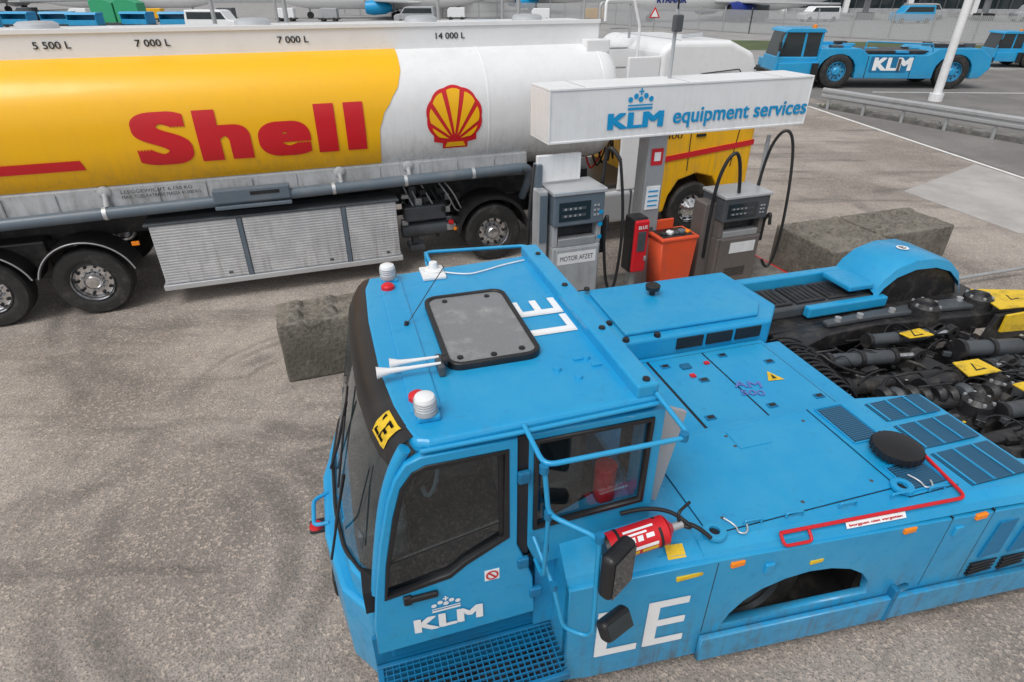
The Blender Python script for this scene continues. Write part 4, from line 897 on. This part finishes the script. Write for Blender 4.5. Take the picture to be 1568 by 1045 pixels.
for i in range(14):
    # bundle of hoses looping from the deck to the cradle pivot
    b=3.5+.07*i
    pipe(T,'hose_bundle',[(4.14,b,.98),(4.3,b,1.02+.01*(i%3)),(4.42+.02*i,b-.05,.85),(4.6+.03*i,b-.12,.62)],.013,BLACK,True,5)
def clutter(name,n,mat,sz):
    vs=[];fs=[]
    for i in range(n):
        a=random.uniform(4.2,7.3);b=random.uniform(2.4 if a>4.8 else 3.2,4.4);z=random.uniform(.40,.80)
        s1,s2,s3=[random.uniform(*sz) for _ in range(3)]; M=Matrix.Rotation(random.uniform(-.6,.6),3,'Z')
        base=len(vs)
        if i%3:
            for c_ in [(x,y,w_) for x in (-1,1) for y in (-1,1) for w_ in (-1,1)]: vs.append(Vector((a,b,z))+M@Vector((c_[0]*s1,c_[1]*s2*.6,c_[2]*s3*.5)))
            fs+=[tuple(base+q for q in f) for f in [(0,1,3,2),(4,6,7,5),(0,4,5,1),(2,3,7,6),(0,2,6,4),(1,5,7,3)]]
        else:
            for k in range(10):
                t_=2*math.pi*k/10
                for h in (-1,1): vs.append(Vector((a,b,z))+M@Vector((h*s1,s2*.5*math.cos(t_),s2*.5*math.sin(t_))))
            fs+=[(base+2*k,base+2*((k+1)%10),base+2*((k+1)%10)+1,base+2*k+1) for k in range(10)]+[tuple(base+2*k for k in range(10)),tuple(base+2*k+1 for k in range(10))]
    mesh(T,name,vs,fs,mat,False,.005,1)
clutter('machinery_fittings',150,DARK,(.02,.10)); clutter('machinery_fittings_black',80,BLACK,(.02,.08)); clutter('machinery_fittings_grey',60,GREYD,(.015,.06)); clutter('machinery_couplings',50,GALV,(.01,.028)); clutter('machinery_tags',6,YELP,(.015,.03)); clutter('machinery_caps',4,RED,(.012,.02))
def plate(pts,z,mat=YELP): 
    prism(T,'warning_plate',pts,z,z+.015,'z',mat,.004)
plate([(5.65,3.36),(6.05,3.34),(6.03,3.58),(5.72,3.6)],.91); plate([(5.65,4.06),(5.95,4.04),(5.92,4.2),(5.62,4.18)],.95); plate([(7.05,4.2),(7.75,4.12),(7.92,4.45),(7.2,4.70)],1.02); plate([(5.95,2.95),(6.2,3.0),(6.15,3.15),(5.95,3.15)],.90)
prism(T,'warning_plate_side',[(7.05,.78),(7.95,.70),(7.80,1.0),(7.05,1.0)],4.09,4.12,'y',YELP,.005)
prism(T,'tip_bracket',[(6.9,.6),(7.6,.55),(7.7,.95),(7.0,.98)],4.14,4.2,'y',DARK,.01)
for (x,y,z) in ((5.87,3.46,.927),(5.78,4.12,.967),(7.45,4.38,1.037)): mesh(T,'plate_symbol',[(x-.07,y-.05,z),(x+.07,y-.05,z),(x,y+.075,z)],[(0,1,2)],BLACK); mesh(T,'plate_symbol_inner',[(x-.045,y-.035,z+.003),(x+.045,y-.035,z+.003),(x,y+.05,z+.003)],[(0,1,2)],YELP)

# ---------------------------------------------------------------- BACKGROUND
def archpts(cx,r,z0=.45,zc=.75,n=9):
    o=[]
    for i in range(n+1):
        t_=math.pi*(1-i/n); o.append((cx+r*math.cos(t_),max(z0,zc+r*math.sin(t_)*.85)))
    return [(cx-r,z0)]+o+[(cx+r,z0)]
def tug_far(name,x,y,ang,txt=True,scl=1.0):
    g=group(name,0,0,0); g.location=(x,y,0); g.rotation_euler=(0,0,R(ang)); g.scale=(scl,)*3
    low=[(-4.9,.45)]+archpts(-2.2,.86)+archpts(3.1,.86)+[(4.4,.5),(4.75,.9),(4.7,1.35),(4.1,1.72),(2.2,1.72),(1.8,1.45),(-.9,1.45),(-1.3,1.72),(-3.1,1.72),(-3.2,1.15),(-4.9,1.1)]
    prism(g,'body',low,-1.5,1.5,'y',BLUE,.03,2)
    box(g,'deck_gear_base',(-1.0,2.0),(-1.1,1.1),(1.45,1.6),DARK,.03)
    for i in range(18):
        a=random.uniform(-2.8,3.9);b=random.uniform(-1.3,.8); z0=1.7 if (a<-1.2 or a>2.1) else 1.5
        box(g,'deck_gear',(a,a+random.uniform(.2,.7)),(b,b+random.uniform(.2,.5)),(z0,z0+random.uniform(.06,.22)),random.choice([DARK,BLACK,GREYD,BLUE]),.02)
    pipe(g,'deck_rail',[(-1.1,-1.4,1.5),(-1.1,-1.4,2.0),(1.9,-1.4,1.9),(2.0,-1.4,1.6)],.03,BLUE)
    prism(g,'cab_lower',[(-5.05,.7),(-4.98,1.35),(-3.05,1.35),(-3.05,.7)],-1.35,.6,'y',BLUE,.05,3)
    prism(g,'cab_windows',[(-4.95,1.3),(-4.72,2.38),(-3.1,2.40),(-3.1,1.3)],-1.28,.55,'y',GLASSD,.03)
    prism(g,'cab_roof',[(-4.85,2.36),(-4.8,2.46),(-4.6,2.52),(-3.1,2.52),(-2.98,2.4),(-2.98,2.36)],-1.38,.65,'y',BLUE,.03,3)
    for xx in (-3.1,-3.85): box(g,'cab_pillar',(xx-.05,xx+.05),(-1.31,.58),(1.3,2.37),BLUE,.01)
    pipe(g,'cab_pillar_front',[(-4.98,-1.29,1.3),(-4.75,-1.29,2.4)],.05,BLUE); pipe(g,'cab_mirror_arm',[(-4.8,-1.3,2.3),(-5.05,-1.6,2.3),(-5.05,-1.6,1.9)],.02,BLACK); box(g,'cab_mirror',(-5.1,-5.0),(-1.7,-1.5),(1.6,2.0),BLACK,.03)
    for xx in (-2.2,3.1):
        wheel(g,'wheel',xx,-1.52,.74,.74,.5,rim=BLUE); wheel(g,'wheel',xx,1.52,.74,.74,.5,rim=BLUE,s=-1); box(g,'wheel_housing',(xx-.8,xx+.8),(-.95,.95),(.5,1.5),DARK,.02)
    if txt:
        box(g,'dark_panel',(-.75,.95),(-1.512,-1.5),(.72,1.4),BLUED,.01); text(g,'logo','KLM',1.75,.55,(-.6,-1.52,.80),(1,0,0),(0,0,1),DECALW,.05,spc=1.05); box(g,'locker_handle',(.5,.62),(-1.56,-1.52),(.8,1.3),GREYD,.01)
    for xx in (-.9,1.15): box(g,'body_seam',(xx,xx+.03),(-1.506,-1.5),(.5,1.42),BLACK,0)
    box(g,'bumper',(-5.05,-4.85),(-1.3,1.3),(.35,.75),DARK,.03); box(g,'ladder',(-3.4,-3.1),(-1.62,-1.5),(.35,1.1),BLACK,.01)
    lathe(g,'beacon',[(.1,0),(.1,.12),(0,.16)],(-3.4,-.9,2.52),'z',ORANGE,16)
    return g
tug_far('aircraft_pushback_tractor',17.4,31.8,-2); tug_far('aircraft_pushback_tractor',32.3,39.6,-4,True,.76)
G=group('guard_rail',0,0,0)
A=Vector((12.2,25.1,0));Bv=Vector((18.6,13.2,0)); d=(Bv-A); n_=Vector((-d.y,d.x,0)).normalized()*-1
prof=[(0,.40),(.06,.46),(.06,.53),(0,.575),(.0,.60),(.06,.645),(.06,.72),(0,.78)]
vs=[]
for P_ in (A,Bv):
    for o_,z in prof: vs.append(P_+n_*o_+Vector((0,0,z)))
mesh(G,'rail_beam',vs,[(i,i+1,i+1+len(prof),i+len(prof)) for i in range(len(prof)-1)],GALV)
for k in range(9):
    p=A+d*(k+.2)/9-n_*.08; cyl(G,'rail_post',p,p+Vector((0,0,.72)),.06,GALV,seg=8)
F=group('perimeter_fence',0,0,0)
FP=[(-30,112),(3.4,97),(24,68),(40.8,53.5),(70,34)]
for (x0,y0),(x1,y1) in zip(FP,FP[1:]):
    L=math.hypot(x1-x0,y1-y0); n=int(L/3)
    me=bpy.data.meshes.new('f'); me.from_pydata([(0,0,.1),(L,0,.1),(L,0,2.1),(0,0,2.1)],[],[(0,1,2,3)])
    o=addmesh(None,'fence_mesh_panel',me,FENCE); o.parent=F; o.location=(x0,y0,0); o.rotation_euler=(0,0,math.atan2(y1-y0,x1-x0))
    for k in range(n+1):
        px=x0+(x1-x0)*k/n;py=y0+(y1-y0)*k/n; cyl(F,'fence_post',(px,py-.05,0),(px,py-.05,2.35),.06,GALV,seg=6)
def pole(name,x,y,h,r,mat,lean=0,head=True):
    g=group(name,0,0,0); g.location=(x,y,0)
    cyl(g,'shaft',(0,0,0),(lean,0,h),r,mat,r2=r*.7); cyl(g,'base',(0,0,0),(0,0,.3),r*1.6,mat)
    if head: box(g,'lamp_arm',(-.8+lean,.8+lean),(-.08,.08),(h,h+.1),mat,.02); box(g,'lamp_head',(-1.0+lean,-.4+lean),(-.15,.15),(h+.1,h+.22),GREY,.03)
pole('street_lamp',17.9,26.9,10,.17,WHITED)
for x,y in ((-22,50),(-15,45),(-6.5,60),(-1,70),(9,85),(-26,75),(0.5,52)): pole('street_lamp',x,y,11,.16,GALV)
def van(name,x,y,ang,mat,l=4.6,h=1.9,w_=1.8):
    g=group(name,0,0,0); g.location=(x,y,0); g.rotation_euler=(0,0,R(ang))
    prism(g,'body',[(-l/2,.3),(-l/2,h*.5),(-l/2+.25,h*.58),(-l/2+.8,h*.62),(-l/2+1.35,h*.97),(-l/2+1.7,h),(l/2-.15,h),(l/2,h*.55),(l/2,.3)],-w_/2,w_/2,'y',mat,.08,3)
    prism(g,'side_glass',[(-l/2+1.0,h*.64),(-l/2+1.4,h*.92),(l/2-.35,h*.92),(l/2-.3,h*.64)],-w_/2-.01,w_/2+.01,'y',GLASSD,.01)
    for xx in (-l/2+.85,l/2-.85):
        for s in (-1,1): lathe(g,'wheel_tyre',[(0,0),(.2,0),(.33,.0),(.33,.2),(0,.2)],(xx,s*w_/2-.02-(.18 if s>0 else 0),.33),'y',TYRE,18)
def cart(name,x,y,ang,mat=BLUE):
    g=group(name,0,0,0); g.location=(x,y,0); g.rotation_euler=(0,0,R(ang))
    box(g,'deck',(-1.6,1.6),(-.8,.8),(.45,.6),DARK,.02); box(g,'side_panel',(-1.5,1.5),(-.75,-.7),(.6,1.1),mat,.02); box(g,'back_panel',(-1.5,1.5),(.7,.75),(.6,1.6),mat,.02)
    prism(g,'curtain_roof',[(-.78,1.6),(-.6,1.8),(.6,1.8),(.78,1.6)],-1.6,1.6,'x',mat,.02)
    for xx in (-1.5,1.45): box(g,'end_frame',(xx,xx+.06),(-.75,.75),(.6,1.6),mat,.01)
    for xx in (-1.1,1.1):
        for s in (-.8,.62): lathe(g,'wheel_tyre',[(0,0),(.24,0),(.24,.18),(0,.18)],(xx,s,.24),'y',TYRE,14)
    pipe(g,'tow_bar',[(1.6,0,.45),(2.6,0,.3)],.04,DARK)
for i in range(7): cart('baggage_cart',-62+4.3*i,72+random.uniform(-1.5,1.5),random.uniform(-12,12))
for i in range(2): cart('baggage_cart',-52+5.5*i,60+random.uniform(-1.5,1.5),random.uniform(-12,12))
van('service_van',-29,66,175,WHITE,5.2,2.2); van('service_van',-12,84,0,GREY,5,2.0)
for i,x in enumerate((-50,-47)): 
    g=group('covered_container',0,0,0); g.location=(x,84,0); prism(g,'tarpaulin',[(-1.4,0),(-1.4,2.6),(-.3,3.1),(1.4,2.4),(1.4,0)],-1,1,'y',GREEN,.05); box(g,'base',(-1.5,1.5),(-1.1,1.1),(0,.3),GREYD,.02)
g=group('hazard_barrier',0,0,0); g.location=(-13,70,0)
for k in range(16): box(g,'barrier_segment',(-4+.5*k,-3.5+.5*k),(0,.3),(0,.8),YEL if k%2 else BLACK,.02)
def plane(name,x,y,ang,sc_=1.0,tail=SKYBL,txt=None):
    g=group(name,0,0,0); g.location=(x,y,0); g.rotation_euler=(0,0,R(ang)); g.scale=(sc_,)*3
    lathe(g,'fuselage',[(0,-17),(.7,-16.2),(1.4,-14.8),(1.9,-12),(1.95,-8),(1.95,8),(1.6,12),(.9,16),(.2,18.5),(0,18.6)],(0,0,3.3),'x',WHITE,28)
    prism(g,'wing_left',[(-3,-1.5),(4,-1.5),(7.5,-16),(5.6,-16)],2.5,2.75,'z',GALV,.08); prism(g,'wing_right',[(-3,1.5),(4,1.5),(7.5,16),(5.6,16)],2.5,2.75,'z',GALV,.08)
    prism(g,'tail_fin',[(12.5,4.2),(16.2,10.5),(18.6,10.5),(17.6,4.1)],-.15,.15,'y',tail,.05); prism(g,'tailplane',[(14.5,-.5),(17.6,-6),(19,-6),(17.8,.0),(19,6),(17.6,6),(14.5,.5)],4.0,4.2,'z',WHITE,.05)
    for s in (-5,5): 
        lathe(g,'engine',[(.7,-2.1),(.9,-2),(1.05,-1),(.9,1),(.4,2),(0,2)],(0,s,1.7),'x',tail,20); lathe(g,'engine_intake',[(0,-1.9),(.8,-1.9)],(0,s,1.7),'x',BLACK,20); box(g,'pylon',(-1,1.5),(s-.1,s+.1),(2.2,2.7),WHITE,.02)
    for xx,yy in ((-12,0),(2,-2.5),(2,2.5)): cyl(g,'landing_gear',(xx,yy,0),(xx,yy,2.2),.15,GREY); lathe(g,'gear_tyre',[(0,-.3),(.5,-.3),(.5,.3),(0,.3)],(xx,yy,.5),'y',TYRE,16)
    for k in range(34): box(g,'cabin_window',(-11+.6*k,-10.7+.6*k),(-1.97,1.97),(3.6,3.95),GLASSD,0)
    if txt:
        me=text2d(txt,4.6,.75,.04)
        for v in me.vertices: v.co=Vector((-12+v.co.x,-1.99-v.co.z*10,2.5+v.co.y))
        addmesh(g,'airline_lettering',me,NAVY)
plane('passenger_aircraft',29,93,12,.9,NAVY,'RYANAIR')
plane('passenger_aircraft',-19,101,3,.9); plane('passenger_aircraft',-60,106,176,.9); plane('passenger_aircraft',2,128,8,1.0); plane('passenger_aircraft',-95,128,5,1.0,WHITE)
for i in range(10):
    x=-66+8.5*i+random.uniform(-2,2)
    g=group('ground_power_unit',0,0,0); g.location=(x,93+random.uniform(-2,3),0); prism(g,'housing',[(-1.2,.4),(-1.2,1.3),(-.9,1.6),(1.2,1.6),(1.2,.4)],-.6,.6,'y',random.choice([WHITE,GREY,GREYD,YEL]),.05); box(g,'chassis',(-1.4,1.4),(-.65,.65),(.25,.4),DARK,.02)
    for xx in (-.8,.8): lathe(g,'wheel_tyre',[(0,-.7),(.25,-.7),(.25,.7),(0,.7)],(xx,0,.25),'y',TYRE,12)
Tb=group('terminal_building',0,0,0)
Tb.location=(95,112,0); Tb.rotation_euler=(0,0,R(-12))
box(Tb,'concourse',(-48,90),(0,20),(0,14),GLASSD,.1)
for z in (0,3.6,7.4,11.4): box(Tb,'floor_band',(-48.3,90.3),(-.5,20.3),(z,z+.8),GREY,.05)
vs=[];fs=[]
for k in range(70):
    x=-48+2*k; b=len(vs); vs+=[(x,-.35,.8),(x+.18,-.35,.8),(x+.18,-.35,13.9),(x,-.35,13.9),(x,.1,.8),(x+.18,.1,.8),(x+.18,.1,13.9),(x,.1,13.9)]
    fs+=[(b,b+1,b+2,b+3),(b,b+4,b+7,b+3),(b+1,b+5,b+6,b+2)]
mesh(Tb,'mullions',vs,fs,GREYD)
for k in range(14): box(Tb,'column',(-48+10*k,-47.2+10*k),(-1.6,-.5),(0,14),WHITED,.05)
box(Tb,'roof',(-49,91),(-2.2,21),(14,15),WHITED,.1)
T2=group('terminal_building',0,0,0); T2.location=(-70,200,0)
box(T2,'hall',(-80,110),(0,30),(0,12),GREY,.1)
for k in range(32): box(T2,'window_bay',(-78+5.6*k,-73.5+5.6*k),(-.2,.1),(1,9),GLASSD,.0)
for i in range(5):
    g=group('jet_bridge',0,0,0); g.location=(52+15*i,103-3*i,0); g.rotation_euler=(0,0,R(75))
    box(g,'tunnel',(-8,9),(-1.3,1.3),(3.2,5.8),GREY,.1); box(g,'tunnel_windows',(-7.5,8.5),(-1.33,1.33),(4.2,5.0),GLASSD,0); cyl(g,'support',(-6,0,0),(-6,0,3.2),.4,GREY); box(g,'rotunda',(-10,-7.9),(-1.8,1.8),(3.0,6.0),GREYD,.2); box(g,'wheel_truck',(-6.6,-5.4),(-1.2,1.2),(0,.9),DARK,.1)
for i in range(10):
    x=32+9*i+random.uniform(-2,2);y=88+random.uniform(-4,10)
    van('apron_vehicle',x,y,random.choice([0,90,10,170]),random.choice([WHITE,WHITE,GREYD,GREY,BLUE]),random.uniform(4.5,6),random.uniform(1.7,2.4))
g=group('warning_sign',0,0,0); g.location=(12.8,61,0); cyl(g,'sign_pole',(0,0,0),(0,0,2.2),.05,GALV); prism(g,'triangle',[(-.5,1.7),(.5,1.7),(0,2.6)],-.1,-.07,'y',RED,.02); prism(g,'triangle_inner',[(-.32,1.79),(.32,1.79),(0,2.37)],-.12,-.105,'y',DECALW,.0)
print('objects',len(bpy.data.objects))
